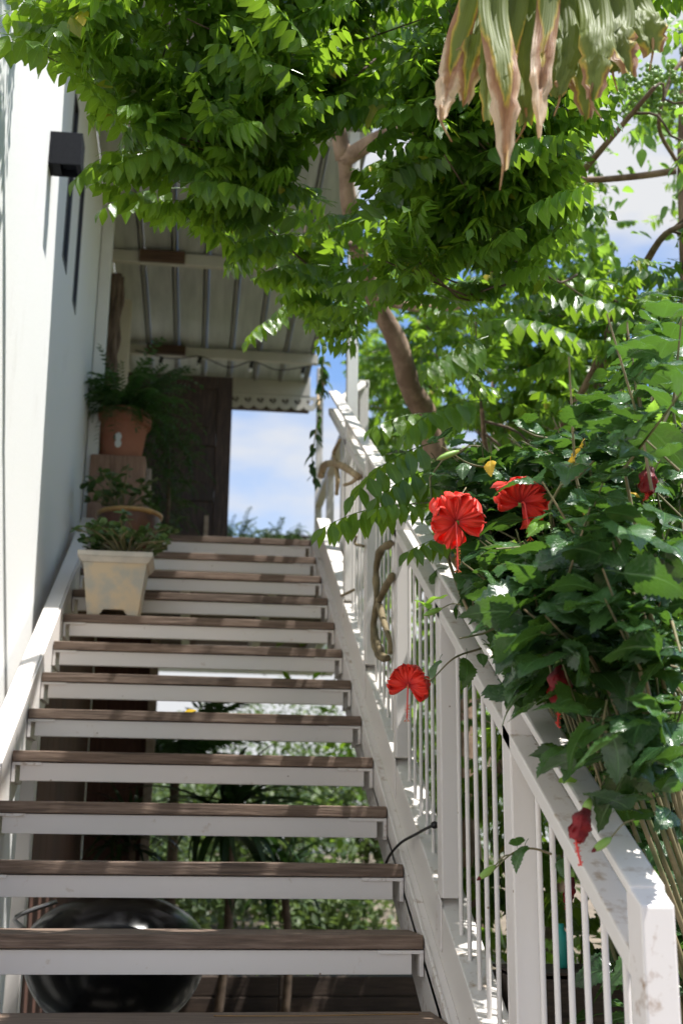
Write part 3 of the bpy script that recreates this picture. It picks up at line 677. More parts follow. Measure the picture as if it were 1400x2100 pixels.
# succulents and fern
JT = [simple_template(k, .040, .024, (.25, .7, 1, .95, .4), .12, .5) for k in range(3)]
def jade(name, label, base, stems, seed, rad, hgt):
    rg = random.Random(seed); th = thing(name, label, 'plant', base); items = []; mb = MB()
    for k in range(stems):
        a = rg.uniform(0, 6.28); r = rad*math.sqrt(rg.random()); tip = Vector((base[0]+r*math.cos(a), base[1]+r*math.sin(a), base[2]+hgt*rg.uniform(.3, 1)))
        mid = Vector(base).lerp(tip, .5)+Vector((rg.uniform(-.03, .03), rg.uniform(-.03, .03), .03)); b0 = Vector(base)+(tip-Vector(base))*.12; b0.z = base[2]
        mb.tube(curve([b0, mid, tip], 4), [.006-.0005*i*.7 for i in range(9)], 5)
        for q in range(7):
            d = Vector((rg.gauss(0, 1), rg.gauss(0, 1), rg.uniform(-.2, 1.1))); p = tip-(tip-mid)*rg.uniform(0, .45)
            items.append((rg.randrange(3), orient(p, d, rg.uniform(-1, 1), rg.uniform(.8, 1.5)), rg.random()))
    mb.build('stem', 'stem', th, 0, True); foliage(items, JT, 'jade', th, limit=60); return th
jade('succulent_plant', 'bushy green succulent growing out of the cream square planter', (plc[0]+.05, plc[1], plc[2]+.285), 44, 3, .27, .19)
jade('succulent_plant', 'taller succulent with open rosettes growing out of the brown glazed pot', (bc[0]-.05, bc[1], bc[2]+.22), 26, 5, .20, .27)
# overhanging succulent stems on the planter's right
FT = [frond_template(100+k, 26, .34, .030, .010, 70, 1.1+.4*k, (.3, 1, .9, .5, .05)) for k in range(4)]
fe = thing('fern', 'bushy dark green fern spilling over the rim of the terracotta pot', 'fern', (pc[0], pc[1], pc[2]+.28))
items = []; rg = random.Random(4)
for k in range(200):
    a = rg.uniform(0, 6.28); el = rg.uniform(-.25, 1.35); d = Vector((math.cos(a)*math.cos(el), math.sin(a)*math.cos(el), math.sin(el)))
    p = Vector((pc[0], pc[1], pc[2]+.29))+Vector((math.cos(a), math.sin(a), 0))*rg.uniform(.0, .12)
    items.append((rg.randrange(4), orient(p, d, rg.uniform(-.4, .4), rg.uniform(.8, 1.75)), rg.random()))
foliage(items, FT, 'fern', fe, 'frond', 'frond_mass', 80)
f2 = thing('fern', 'dark trailing fern on the deck between the wooden block and the brown door', 'fern', (-.80, 4.3, 2.1))
items = []
for k in range(120):
    zc = rg.uniform(2.15, 2.95); a = rg.uniform(0, 6.28); el = rg.uniform(-.6, .9); d = Vector((math.cos(a)*math.cos(el), math.sin(a)*math.cos(el), math.sin(el)))
    items.append((rg.randrange(4), orient(Vector((-.86+rg.gauss(0, .04), 4.3+rg.gauss(0, .08), zc)), d, rg.uniform(-.4, .4), rg.uniform(.55, .95)), rg.random()))
foliage(items, FT, 'fern', f2, 'frond', 'frond_mass', 60)
mb = MB(); mb.tube([(-.86, 4.3, 2.1), (-.85, 4.3, 2.5), (-.86, 4.3, 2.95)], [.02, .015, .008], 8); mb.build('trunk', 'darkbark', f2, 0, True)
# plants by the far edge of the porch
fp = thing('potted_plants', 'row of low green plants in a dark trough beyond the porch opening', 'planter', (-.1, 7.5, 2.1))
items = []
for k in range(170):
    xx = rg.uniform(-.5, .42); zt_ = 3.06+.10*noise.noise(Vector((xx*5, 3, 0)))
    el = rg.uniform(.3, 1.5); a = rg.uniform(0, 6.28); d = Vector((math.cos(a)*math.cos(el), math.sin(a)*math.cos(el), math.sin(el)))
    items.append((rg.randrange(4), orient(Vector((xx, 7.5+rg.gauss(0, .06), zt_-.05+.0)), d, 0, rg.uniform(.6, 1.1)), rg.random()))
foliage(items, FT, 'jade', fp, 'frond', 'frond_mass', 40)
mb = MB(); mb.box(-.5, .55, 7.40, 7.60, 2.80, 3.02); mb.build('trough', 'plank', fp, .006)
mb = MB(); mb.box(-.05, .55, 7.62, 7.74, 3.14, 3.20); mb.build('trough_cover', 'plank', fp, .006)

mb = MB(); mb.box(-1.34, .6, 7.36, 7.66, 1.9, 2.798); tag(mb.build('porch_parapet', 'wall', None, .004), 'low white parapet at the far edge of the porch carrying a plant trough', 'parapet')
mb = MB(); mb.box(-.03, .0, 7.66, 7.7, 1.9, 3.16); mb.box(.5, .53, 7.66, 7.7, 1.9, 3.16); mb.build('cover_bracket', 'plank', fp, .002)
# ------------------------------------------------------------------ under the stairs
gc = (-.86, 1.16, 0)
gr = thing('kettle_grill', 'round glossy black kettle grill with its lid on standing under the stairs', 'grill', (gc[0], gc[1], GZ+.03))
rr_ = .315
lathe_obj('lid', [(rr_*math.cos(a), .05+.185*math.sin(a)) for a in [i*math.pi/2/14 for i in range(15)]]+[(0, .235)], gc, 'enamel', gr, 64)
lathe_obj('kettle', [(.0, -.24)]+[(rr_*.99*math.cos(a), .045-.275*math.sin(a)) for a in [math.pi/2-i*math.pi/2/14 for i in range(15)]], gc, 'enamel', gr, 64)
lathe_obj('rim_band', [(rr_+.001, .043), (rr_+.006, .047), (rr_+.001, .051)], gc, 'chrome', gr, 64)
mb = MB(); mb.tube(curve([(gc[0]-.30, gc[1]-.10, .12), (gc[0]-.33, gc[1]-.11, .16), (gc[0]-.20, gc[1]-.1, .21)], 4), .008, 8); mb.build('handle', 'chrome', gr, 0, True)
for a in (.5, 2.6, 4.7):
    mb = MB(); mb.tube([(gc[0]+.2*math.cos(a), gc[1]+.2*math.sin(a), -.14), (gc[0]+.3*math.cos(a), gc[1]+.3*math.sin(a), GZ+.031)], .012, 8); mb.build('leg', 'chrome', gr, 0, True)
pb = thing('garden_bed', 'raised garden bed edged with rough dark planks below the deck', 'garden bed', (.2, 5.5, GZ))
for i in range(2):
    for j in range(2):
        mb = MB(); xa = -1.33+j*1.35; mb.box(xa, xa+1.345, 5.4+.01*i, 5.47+.01*i, GZ+.002+.13*i, GZ+.13*(i+1)-.004); mb.build('plank', 'plank', pb, .005)
mb = MB(); mb.box(-1.33, 1.36, 5.49, 7.6, GZ, GZ+.2); mb.build('soil', 'soil', pb)
# partition of boards under the deck
ps = thing('board_partition', 'red brown wooden board partition standing under the deck behind the grill', 'partition', (-1.1, 5.2, GZ))
for i in range(4):
    mb = MB(); xa = -1.325+i*.098; mb.box(xa, xa+.0975, 5.20, 5.222, GZ+.03, 1.92); mb.build('board', 'panel', ps, .003)
for i in range(10):
    ya_ = 2.55+i*.262; mb = MB(); mb.box(XW+.001, XW+.021, ya_, ya_+.255, GZ+.03, min(1.9, nz_(ya_, -.28))); mb.build('wall_board', 'panel', ps, .002)
mb = MB(); mb.box(-.945, -.885, 5.17, 5.23, GZ+.03, 1.925); mb.build('post', 'silicone', ps, .004)

def strap_template(seed, L, Wd, arch):
    t = T(); blade(t, (0, 0, 0), (1, 0, .25), (-.2, 0, 1), L, Wd, (.5, .9, 1, 1, .95, .85, .7, .5, .3, .03), .35, arch, 0); return t.fin()
ST = [strap_template(k, .6, .05, .9+.45*k) for k in range(4)]
def strap_plant(name, label, base, h, n, seed, s=1, mtl='dracaena'):
    th = thing(name, label, 'plant', base); rg = random.Random(seed); items = []
    mb = MB(); top = Vector((base[0]+rg.uniform(-.05, .05), base[1], base[2]+h)); mb.tube(curve([base, ((base[0]+top.x)/2+.03, base[1], base[2]+h/2), top], 4), .028, 8); mb.build('trunk', 'darkbark', th, 0, True)
    for k in range(n):
        a = rg.uniform(0, 6.28); el = rg.uniform(-.3, 1.2); d = Vector((math.cos(a)*math.cos(el), math.sin(a)*math.cos(el), math.sin(el)))
        items.append((rg.randrange(4), orient(top+Vector((0, 0, rg.uniform(-.1, .1))), d, rg.uniform(-.3, .3), s*rg.uniform(.6, 1.1)), rg.random()))
    foliage(items, ST, mtl, th, 'leaf', 'leaf_mass', 120); return th
strap_plant('strap_leaf_plant', 'dark strap leaved plant with arching leaves in the middle under the deck', (-.42, 4.5, GZ+.03), 1.22, 70, 2, 1.35)
strap_plant('strap_leaf_plant', 'dark strap leaved plant close to the right stringer under the deck', (.02, 4.9, GZ+.03), .85, 46, 8, 1.1)
strap_plant('strap_leaf_plant', 'dark bushy strap leaved plant in front of the board partition', (-1.0, 4.7, GZ+.03), 1.1, 55, 5, .8)
strap_plant('strap_leaf_plant', 'pale broad leaved plant growing from the raised garden bed', (.05, 5.9, GZ+.2), .12, 36, 12, .7, 'newleaf')
PT = [frond_template(300+k, 34, .7, .16, .022, 62, .9+.3*k, (.4, 1, .8, .4, .04)) for k in range(3)]
pa = thing('palm_plant', 'dark feathery palm with drooping fronds behind the middle treads', 'palm', (-.75, 5.9, GZ))
items = []
for k in range(26):
    a = rg.uniform(0, 6.28); el = rg.uniform(.0, 1.2); d = Vector((math.cos(a)*math.cos(el), math.sin(a)*math.cos(el), math.sin(el)))
    items.append((rg.randrange(3), orient(Vector((-.75, 5.9, .95)), d, rg.uniform(-.3, .3), rg.uniform(.8, 1.15)), rg.random()))
foliage(items, PT, 'fern', pa, 'frond', 'frond_mass', 60)
mb = MB(); mb.tube([(-.75, 5.9, GZ+.2), (-.74, 5.9, .4), (-.75, 5.9, .98)], [.05, .04, .035], 8); mb.build('trunk', 'darkbark', pa, 0, True)

# ------------------------------------------------------------------ starfruit tree
CLEAR = [(0, 120), (60, 95), (90, 125), (170, 160), (190, 240), (205, 300), (175, 355), (200, 425), (240, 445), (330, 440), (425, 480), (440, 560), (520, 590), (600, 610), (640, 690), (655, 770), (720, 830),
         (760, 900), (860, 960), (960, 1080), (1000, 1290), (1300, 1830), (1400, 1900), (1400, 2100), (0, 2100)]
CORE = [(0, 120), (60, 95), (90, 125), (170, 160), (190, 240), (205, 300), (175, 355), (200, 425), (240, 445), (330, 440), (425, 480), (440, 560), (520, 590), (600, 610), (640, 690), (650, 770),
        (650, 1120), (786, 1500), (903, 1843), (950, 1971), (1000, 2100), (0, 2100)]
TRUNKP = [(840, 930), (785, 800), (735, 650), (700, 520), (684, 400), (668, 330), (700, 285), (860, 232), (885, 280), (765, 345), (764, 400), (778, 500), (812, 640), (872, 760), (935, 900)]
SKYGAP = [(1215, 250), (1250, 215), (1300, 290), (1370, 300), (1378, 520), (1330, 560), (1270, 530), (1225, 460), (1205, 360)]
def sun_ok(P):
    t = (P[0]-XW)/SUN.x
    hy, hz = P[1]-t*SUN.y, P[2]-t*SUN.z
    if .55 < hy < 2.1 and hz > .75: return False
    # left part of the middle treads lies in the sun as well
    for xx in (-1.15,):
        t = (P[0]-xx)/SUN.x; hy, hz = P[1]-t*SUN.y, P[2]-t*SUN.z
        if 1.2 < hy < 1.95 and nz_(hy, -.1) < hz < nz_(hy, .4): return False
    return True
FLECK = []
_fr = random.Random(21)
for _ in range(46):
    yy = _fr.uniform(-1.2, 2.9); FLECK.append((_fr.uniform(.03, .11), yy, nz_(yy, .118), _fr.uniform(.022, .05)))
for _ in range(16):
    yy = _fr.uniform(-1.3, 2.6); FLECK.append((_fr.uniform(.03, .085), yy, nz_(yy, 1.01), _fr.uniform(.03, .06)))
for k in (1, 2, 3, 4, 5, 6, 7, 8, 9, 10, 11, 12):
    for _ in range(4 if k > 6 else 2): FLECK.append((_fr.uniform(-.85, -.04), (k-1)*G+_fr.uniform(0, .05), k*H-.01, _fr.uniform(.03, .06)))
_FU = np.array([(x-z*SUN.x/SUN.z, y-z*SUN.y/SUN.z, r+.012, z) for x, y, z, r in FLECK])
def fleck(P):
    u = P[0]-P[2]*SUN.x/SUN.z; v = P[1]-P[2]*SUN.y/SUN.z
    return bool((((_FU[:, 0]-u)**2+(_FU[:, 1]-v)**2 < _FU[:, 2]**2) & (_FU[:, 3] < P[2])).any())
def solid_hit(P):
    x, y, z = P
    if x < XW+.06: return True
    if x < RX+.1 and y > 1.5 and z < 4.75: return True        # porch
    if x < .16 and z < nz_(y, 1.15): return True               # over the flight
    if x < .2 and z < 1.78: return True
    return False
def ok(P, m=26, gap=.6):
    if solid_hit(P) or not sun_ok(P): return False
    x, y, z = pix(P)
    if z < 1.2: return False
    if P[0] < .2:
        if inpoly(x, y, CLEAR): return False
    elif inpoly(x, y, CORE): return False
    if inpoly(x, y, SKYGAP) and random.random() < gap: return False
    if z < 5.9 and inpoly(x, y, TRUNKP) and random.random() < .72: return False
    if fleck(P): return False
    if P[1] > 5 and x < 705: return False
    t = P[2]/SUN.z; u = P[0]-t*SUN.x; v = P[1]-t*SUN.y
    if noise.noise(Vector((u*5.0, v*5.0, 3.3))) > (.13 if P[0] < .9 else .06): return False
    if z < 4.6 and inpoly(x, y, ((1245, 110), (1400, 90), (1400, 300), (1290, 290))) and random.random() < .9: return False
    return True
tree = thing('starfruit_tree', 'leafy tree with feathered drooping leaves and a tan trunk beside the railing', 'tree', (.75, 2.75, GZ))
trunk_pts = [(.78, 2.75, GZ), (.70, 2.68, .6), (.64, 2.6, 1.7), (.53, 2.5, 2.43), (.37, 2.3, 2.64), (.30, 2.2, 2.80), (.17, 2.1, 3.0), (.04, 1.88, 3.17), (-.016, 1.7, 3.33), (-.052, 1.6, 3.45)]
tc_ = curve(trunk_pts, 5)
mb = MB(); nT = len(tc_); mb.tube([p+Vector((noise.noise(p*7), noise.noise(p*7+Vector((5, 0, 0))), 0))*.012 for p in tc_], [.045*(1-i/nT)+.031+.005*noise.noise(tc_[i]*9) for i in range(nT)], 14)
mb.build('trunk', 'bark', tree, 0, True)
limbs = [[(-.052, 1.6, 3.45), (.12, 1.45, 3.50), (.31, 1.4, 3.55), (.55, 1.3, 3.85), (.68, 1.3, 4.2)], [(-.052, 1.6, 3.45), (-.12, 1.45, 3.65), (-.2, 1.15, 3.9), (-.45, .6, 4.2), (-.8, .1, 4.35)],
         [(-.2, 1.15, 3.9), (.0, .6, 4.05), (.1, -.1, 4.1), (.0, -.8, 4.0)], [(-.45, .6, 4.2), (-.75, .45, 3.9), (-1.0, .3, 3.6)], [(.64, 2.6, 1.7), (.95, 2.4, 2.2), (1.2, 2.05, 2.5), (1.3, 1.95, 2.75)],
         [(.70, 2.68, .6), (1.1, 2.2, 1.1), (1.4, 1.6, 1.5), (1.6, 1.0, 1.8)], [(.17, 2.1, 3.0), (.35, 1.75, 2.8), (.5, 1.4, 2.7), (.55, .9, 2.8)], [(.04, 1.88, 3.17), (-.1, 1.5, 3.0), (-.25, 1.2, 3.05)],
         [(.95, 2.4, 2.2), (.8, 1.9, 2.0), (.55, 1.4, 1.95), (.4, .9, 2.0)], [(1.25, 2.0, 2.6), (1.2, 1.4, 2.75), (1.1, .8, 2.7), (1.0, .3, 2.5)], [(.8, 1.9, 2.0), (.9, 1.3, 2.2), (.85, .6, 2.3)],
         [(.64, 2.6, 1.7), (1.0, 3.2, 2.4), (1.2, 3.9, 3.0), (1.3, 4.3, 3.6)], [(.5, 1.4, 2.7), (.75, 1.0, 2.95), (.95, .4, 3.1)], [(0.55, 1.3, 3.85), (.5, .7, 3.75), (.45, .1, 3.5)]]
LP_ = []
for l in limbs:
    c = curve(l, 5); n = len(c); r0 = .034 if l[0][2] > 3.4 and l[1][2] < 3.7 else .017
    mb = MB(); mb.tube(c, [r0*(1-i/n)+.007 for i in range(n)], 9); mb.build('limb', 'bark', tree, 0, True); LP_ += c
LP_ += tc_[12:]
CT = [frond_template(k, random.Random(k).choice((11, 13, 15, 16)), .20+.016*(k % 4), .055, .029, 17+9*(k % 5), .35+.15*(k % 4)) for k in range(12)]
twigs = MB(); items = []
def put_cluster(c, n, s=1.0, outward=None, check=True):
    near = min(LP_, key=lambda q: (q-c).length*(1+.35*noise.noise(q*40+c*9))); d = (c-near)
    L = min(.45, d.length); d = d.normalized() if d.length > .01 else Vector((0, 0, -1))
    if outward is None: outward = Vector((d.x, d.y-.25, d.z*.3)).normalized()
    a = c-outward*.22; b = c+outward*.16
    cnt = 0
    for k in range(n):
        p = a.lerp(b, random.random())+Vector((random.gauss(0, .03), random.gauss(0, .03), random.gauss(0, .03)))
        az = math.atan2(outward.y, outward.x)+random.gauss(0, 1.0); el = random.uniform(-.5, .35)
        dd = Vector((math.cos(az)*math.cos(el), math.sin(az)*math.cos(el), math.sin(el)))
        tip = p+dd*.16*s
        if check and (not (ok(p) and ok(tip+Vector((0, 0, -.03))) and ok(tip+dd*.05)) or fleck(p+dd*.05*s) or fleck(p+dd*.1*s)): continue
        items.append((random.randrange(12), orient(p, dd, random.gauss(0, .35), s*random.uniform(.8, 1.15)), random.random()*.74)); cnt += 1
    if cnt > n*.45 and d.length and (a-near).length > .62:
        if ok(a) and ok(b) and ok(a.lerp(near, .12)): twigs.tube([a.lerp(near, .12), a.lerp(near, .05)+Vector((0, 0, -.004)), a, c, b], [.004, .0038, .0035, .0026, .0018], 5, False)
    elif cnt > n*.45:
        mid = (a+near)/2 + Vector((0, 0, .05)) if (a-near).length < 1.1 else None
        if mid and any(inpoly(*pix(q)[:2], SKYGAP) for q in [near.lerp(mid, .12*w_) for w_ in range(1, 9)]+[mid.lerp(a, .3), mid.lerp(a, .6), a, b]): return
        if mid: twigs.tube(curve([near, mid, a, b], 3), [.006, .0058, .0055, .005, .0048, .0045, .004, .0035, .003, .0022], 5, False)
        else: twigs.tube([a, b], [.004, .002], 5, False)
# (region, count): over the flight, front right, deep right, high crown outside the frame
regs = [((-1.3, .35), (-.9, .62), (2.15, 3.7), 270), ((-.6, .6), (.2, 1.55), (2.3, 4.0), 190), ((.2, 1.3), (-.6, 2.2), (1.2, 3.4), 250), ((.45, 2.6), (1.4, 4.4), (.2, 4.3), 430), ((.8, 2.0), (.8, 3.0), (1.7, 2.8), 160), ((.42, 2.0), (3.2, 5.6), (1.4, 4.6), 330), ((.15, .7), (1.5, 2.6), (2.3, 3.2), 60), ((-1.15, .3), (-.75, .35), (2.1, 3.0), 440), ((.3, 1.7), (.6, 2.4), (2.6, 3.9), 230), ((-.8, .3), (-.6, 1.3), (1.8, 2.6), 420), ((.45, 1.7), (.2, 3.0), (1.9, 3.1), 330), ((.9, 2.3), (1.5, 4.2), (1.5, 3.1), 220), ((1.2, 2.8), (1.0, 4.5), (2.2, 4.8), 380), ((.66, 1.6), (3.5, 7.0), (2.6, 5.0), 220), ((.66, 1.2), (5.6, 9.0), (2.4, 5.6), 330), ((-.3, .4), (.8, 1.48), (2.15, 3.0), 250), ((1.0, 2.4), (-.3, 2.0), (1.8, 4.2), 110), ((-1.2, 1.6), (-1.2, 1.5), (3.7, 4.9), 14), ((.25, 1.2), (-.8, 2.4), (-.3, 1.3), 170)]
for xr, yr, zr, n in regs:
    for _ in range(n):
        c = Vector((random.uniform(*xr), random.uniform(*yr), random.uniform(*zr)))
        if noise.noise(c*1.9+Vector((3, 8, 1))) < -.30: continue
        if not ok(c): continue
        put_cluster(c, 8)
def hero(a, b, yv, n=1, s=None, sag=.0):
    """a spray whose leaves run from picture point a to b at depth y = yv"""
    A, B = at(a[0], a[1], 'y', yv), at(b[0], b[1], 'y', yv-.12); d = B-A; L = d.length
    s = s or L/.235; items.append((random.randrange(12), orient(A, d+Vector((0, 0, .10*L)), random.gauss(0, .15), s), random.random()*.7)); return A
for a, b, yv in [((235, 20), (0, 105), .05), ((300, 0), (90, 40), .1), ((330, 75), (95, 125), .2), ((345, 125), (185, 225), .25), ((360, 170), (205, 235), .0), ((345, 290), (158, 352), .3), ((380, 330), (205, 350), .4), ((380, 385), (205, 432), .3), ((470, 400), (330, 440), .3),
                 ((600, 640), (505, 690), 1.2), ((640, 600), (560, 650), 1.1), ((900, 905), (730, 1000), -.15), ((930, 950), (760, 1040), -.2), ((830, 1035), (650, 1100), -.1), ((960, 1090), (820, 1160), -.4), ((880, 1040), (760, 1055), -.3), ((1010, 960), (870, 1000), -.2),
                 ((1060, 150), (640, 85), .3), ((880, 20), (570, 25), .0), ((900, 110), (700, 130), .1), ((1110, 600), (1300, 655), .4), ((1010, 655), (1190, 690), .3), ((1000, 690), (860, 790), .4), ((1000, 820), (830, 880), .0), ((960, 850), (760, 880), .1)]:
    hero(a, b, yv)
mb = MB(); mb.tube(curve([at(900, 1030, 'y', -.1), at(830, 1035, 'y', -.1), at(740, 1065, 'y', -.12), at(665, 1095, 'y', -.15)], 4), .0016, 5); mb.build('hanging_twig', 'stem', tree, 0, True)
twigs.build('twig_mass', 'darkbark', tree, 0, True, recalc=False)['kind'] = 'stuff'
foliage(items, CT, 'cara', tree, 'leaf', 'leaf_mass', 300)
print('fronds', len(items))

# ------------------------------------------------------------------ right-hand tree with berries
bt = thing('berry_tree', 'slender trunk at the right edge with hanging bunches of green berries', 'tree', (1.22, 1.3, GZ))
c = curve([(1.24, 1.4, GZ), (1.26, 1.3, .8), (1.315, 1.2, 1.82), (1.375, 1.2, 2.6), (1.41, 1.2, 3.39), (1.47, 1.1, 4.3)], 5); n = len(c)
mb = MB(); mb.tube(c, [.042-.016*i/n+.003*noise.noise(c[i]*8) for i in range(n)], 12); mb.build('trunk', 'bark', bt, 0, True)
c = curve([at(1385, 350, 'y', 1.2), at(1300, 362, 'y', 1.25), at(1200, 368, 'y', 1.3), at(1120, 350, 'y', 1.35), at(1050, 335, 'y', 1.5), at(960, 330, 'y', 1.6)], 5)
mb = MB(); mb.tube(c, [.016-.006*i/len(c) for i in range(len(c))], 9); mb.build('limb', 'bark', bt, 0, True)
c = curve([at(1400, 120, 'y', .9), at(1370, 170, 'y', .9), at(1350, 260, 'y', .95), at(1385, 330, 'y', 1.2)], 5)
mb = MB(); mb.tube(c, [.009]*len(c), 8); mb.build('limb', 'bark', bt, 0, True)
c = curve([at(1100, 420, 'y', 2.2), at(1065, 470, 'y', 2.2), at(1040, 540, 'y', 2.2)], 5); mb = MB(); mb.tube(c, .012, 8); mb.build('limb', 'darkbark', bt, 0, True)
mb = MB(); bmsh = None; cntb = 0; stems = MB()
for k in range(34):
    s0 = at(random.uniform(1275, 1395), random.uniform(125, 215), 'y', .85+random.uniform(-.08, .12)); e0 = s0+Vector((random.uniform(-.05, .03), random.uniform(-.03, .03), random.uniform(-.12, -.03)))
    stems.tube([s0, s0.lerp(e0, .5)+Vector((0, 0, -.01)), e0], [.002, .0016, .001], 4, False)
    for q in range(8):
        p = s0.lerp(e0, random.uniform(.2, 1))+Vector((random.gauss(0, .012), random.gauss(0, .012), random.gauss(0, .012)))
        x_, y_, _z = pix(p)
        if bmsh is None:
            bm = bmesh.new(); bmesh.ops.create_uvsphere(bm, u_segments=10, v_segments=7, radius=.0085); bmsh = bpy.data.meshes.new('berry'); bm.to_mesh(bmsh); bm.free(); bmsh.materials.append(M['berry'])
            for pl in bmsh.polygons: pl.use_smooth = True
        o = bpy.data.objects.new('berry', bmsh); COL.objects.link(o); o.parent = bt; o.location = p-origin(bt); s_ = random.uniform(.8, 1.35); o.scale = (s_, s_, s_)
stems.build('berry_stems', 'stem', bt, 0, True, recalc=False)['kind'] = 'stuff'
itb = []; LT = [simple_template(k, .085, .042, (.1, .75, 1, .95, .7, .4, .03), .15+.1*k, .3+.25*k) for k in range(4)]
for k in range(2200):
    P = Vector((random.uniform(.75, 2.2), random.uniform(.6, 2.4), random.uniform(2.2, 4.6)))
    if not ok(P, gap=.8): continue
    itb.append((random.randrange(4), orient(P, Vector((random.uniform(-1, 1), random.uniform(-1, .4), random.uniform(-1.2, .1))), random.gauss(0, .6), random.uniform(.8, 1.2)), random.random()*.7))
foliage(itb, LT, 'newleaf', bt, 'leaf', 'leaf_mass', 120)

# ------------------------------------------------------------------ hibiscus shrub
HIB = [(925, 1010), (890, 940), (960, 915), (1010, 935), (1100, 900), (1130, 830), (1230, 790), (1300, 640), (1400, 640), (1400, 2100), (1120, 2100), (1260, 1960), (1270, 1830), (1190, 1740), (1100, 1600), (1035, 1500), (975, 1400), (1010, 1290), (945, 1200)]
hb = thing('hibiscus_shrub', 'dense dark green hibiscus shrub with red blooms leaning over the railing', 'shrub', (.8, -.5, GZ))
HT = [hib_template(k, .090, .070) for k in range(12)]
stemb = MB(); hit = []
def hib_ok(P):
    x, y, z = pix(P)
    if z < 1.25: return False
    if P.x < .11 and P.z < nz_(P.y, 1.04): return False
    if P.x < XI+.12 and P.y < -1.4 and P.z < nz_(P.y, 1.1): return False
    if y > 1760 and P.y < -1.3: return x > 1300 and y < 1850 and inpoly(x, y, HIB)
    for fx, fy, fr, fz in ((934, 1072, 78, 2.9), (934, 1150, 30, 2.9), (1068, 1032, 66, 3.0), (1052, 1095, 26, 3.0), (838, 1405, 60, 3.2), (823, 1470, 30, 3.2), (1146, 1400, 42, 2.3), (1144, 1470, 24, 2.3), (1190, 1690, 42, 2.2), (1190, 1750, 26, 2.2), (1328, 985, 34, 2.45)):
        if z < fz and math.hypot(x-fx, y-fy) < fr+14: return False
    if fleck(P): return False
    return inpoly(x, y, HIB)
base_pts = [Vector((.75+random.gauss(0, .12), -.6+random.gauss(0, .25), GZ)) for _ in range(12)]
tips = []
for k in range(2200):
    c = Vector((random.uniform(.0, 1.3), random.uniform(-1.75, 1.1), random.uniform(.1, 1.95)))
    if k > 1400: c = Vector((random.uniform(-.03, .35), random.uniform(-1.5, .3), 0)); c.z = nz_(c.y, random.uniform(1.05, 1.55))
    if k > 1900: c = Vector((random.uniform(.2, .9), random.uniform(-1.25, .3), random.uniform(-.6, .6)))
    if not hib_ok(c): continue
    tips.append(c)
for c in tips:
    b = min(base_pts, key=lambda q: (q.xy-c.xy).length); out = (c-Vector((.8, -.2, .2))); out.z = out.z*.5+.25; out = (out.normalized()+Vector((random.gauss(0, .35), random.gauss(0, .35), random.gauss(0, .3)))).normalized()
    a = c-out*.13; e = c+out*.10
    n0 = len(hit)
    for q in range(8):
        p = a.lerp(e, (q+.5)/8)
        az = random.uniform(0, 6.28); rad = Vector((math.cos(az), math.sin(az), random.uniform(-.55, .35)))
        rad = (rad+Vector((-.15, -.35, 0))+out*.35).normalized(); p2 = p+rad*.028
        if not (hib_ok(p2+rad*.035) and hib_ok(p2+rad*.085)) and random.random() < .93: continue
        hit.append((random.randrange(12), orient(p2, rad, random.gauss(0, .4), random.uniform(.75, 1.3)), random.random()*.72))
    if len(hit)-n0 < 5: continue
    if random.random() < .10 and (b-a).length < 2.2: stemb.tube(curve([b, b.lerp(a, .45)+Vector((.06, .04, .05)), a, e], 4), [.008-.0005*i for i in range(13)], 6, False)
    else: stemb.tube([a.lerp(b, .06), a, e], [.0036, .003, .0015], 5, False)
# leaves placed along a few stems one can pick out
def spray(pts, yv, lv, r=.004, s=1.0, m='hib'):
    P = [at(x, y, 'y', yv[i] if hasattr(yv, '__len__') else yv) for i, (x, y) in enumerate(pts)]; c = curve(P, 6)
    stemb.tube(c, [r*(1-.6*i/len(c)) for i in range(len(c))], 7)
    for (x, y, tx, ty, dy, sz) in lv:
        A = at(x, y, 'y', dy); B = at(tx, ty, 'y', dy-.03); d = B-A
        hit.append((random.randrange(12), orient(A, d, random.gauss(0, .25), d.length/.088*sz), random.random()*.5))
spray([(1260, 1430), (1200, 1350), (1160, 1270), (1110, 1205)], [-1.2, -1.25, -1.3, -1.35], [(1105, 1200, 1040, 1130, -1.35, 1), (1140, 1265, 990, 1300, -1.35, 1), (1195, 1350, 1110, 1325, -1.35, 1), (1215, 1330, 1310, 1345, -1.4, 1), (1270, 1400, 1190, 1385, -1.3, .95)], .006)
spray([(1400, 1640), (1330, 1520), (1260, 1430)], [-1.1, -1.15, -1.2], [(1300, 1420, 1400, 1480, -1.5, 1.2), (1240, 1560, 1160, 1540, -1.4, 1), (1290, 1660, 1200, 1600, -1.4, 1), (1350, 1620, 1400, 1580, -1.45, 1)], .007)
spray([(985, 1330), (930, 1350), (880, 1400)], [-.7, -.8, -.85], [(900, 1355, 860, 1395, -.8, .8), (955, 1350, 970, 1410, -.8, 1), (985, 1340, 1000, 1370, -.8, .7)], .0028)
spray([(1140, 1755), (1090, 1740), (1050, 1750), (1005, 1790)], [-1.0, -1.05, -1.1, -1.1], [(1075, 1735, 1040, 1770, -1.1, 1), (1060, 1735, 1055, 1695, -1.1, .8), (1155, 1760, 1150, 1800, -1.05, .9)], .0026)
spray([(1400, 780), (1330, 900), (1290, 700), (1285, 660)], [-1.0, -1.0, -1.0, -1.0], [(1290, 700, 1230, 705, -1., .9), (1300, 760, 1400, 760, -1., 1), (1320, 810, 1240, 815, -1., 1)], .004)
spray([(1010, 960), (960, 950), (905, 915)], [-.8, -.85, -.9], [(980, 950, 1010, 920, -.9, .8), (950, 950, 945, 985, -.9, .8), (1060, 950, 1075, 925, -.9, 1.1)], .0025)
stemb.build('stem_mass', 'stem', hb, 0, True, recalc=False)['kind'] = 'stuff'
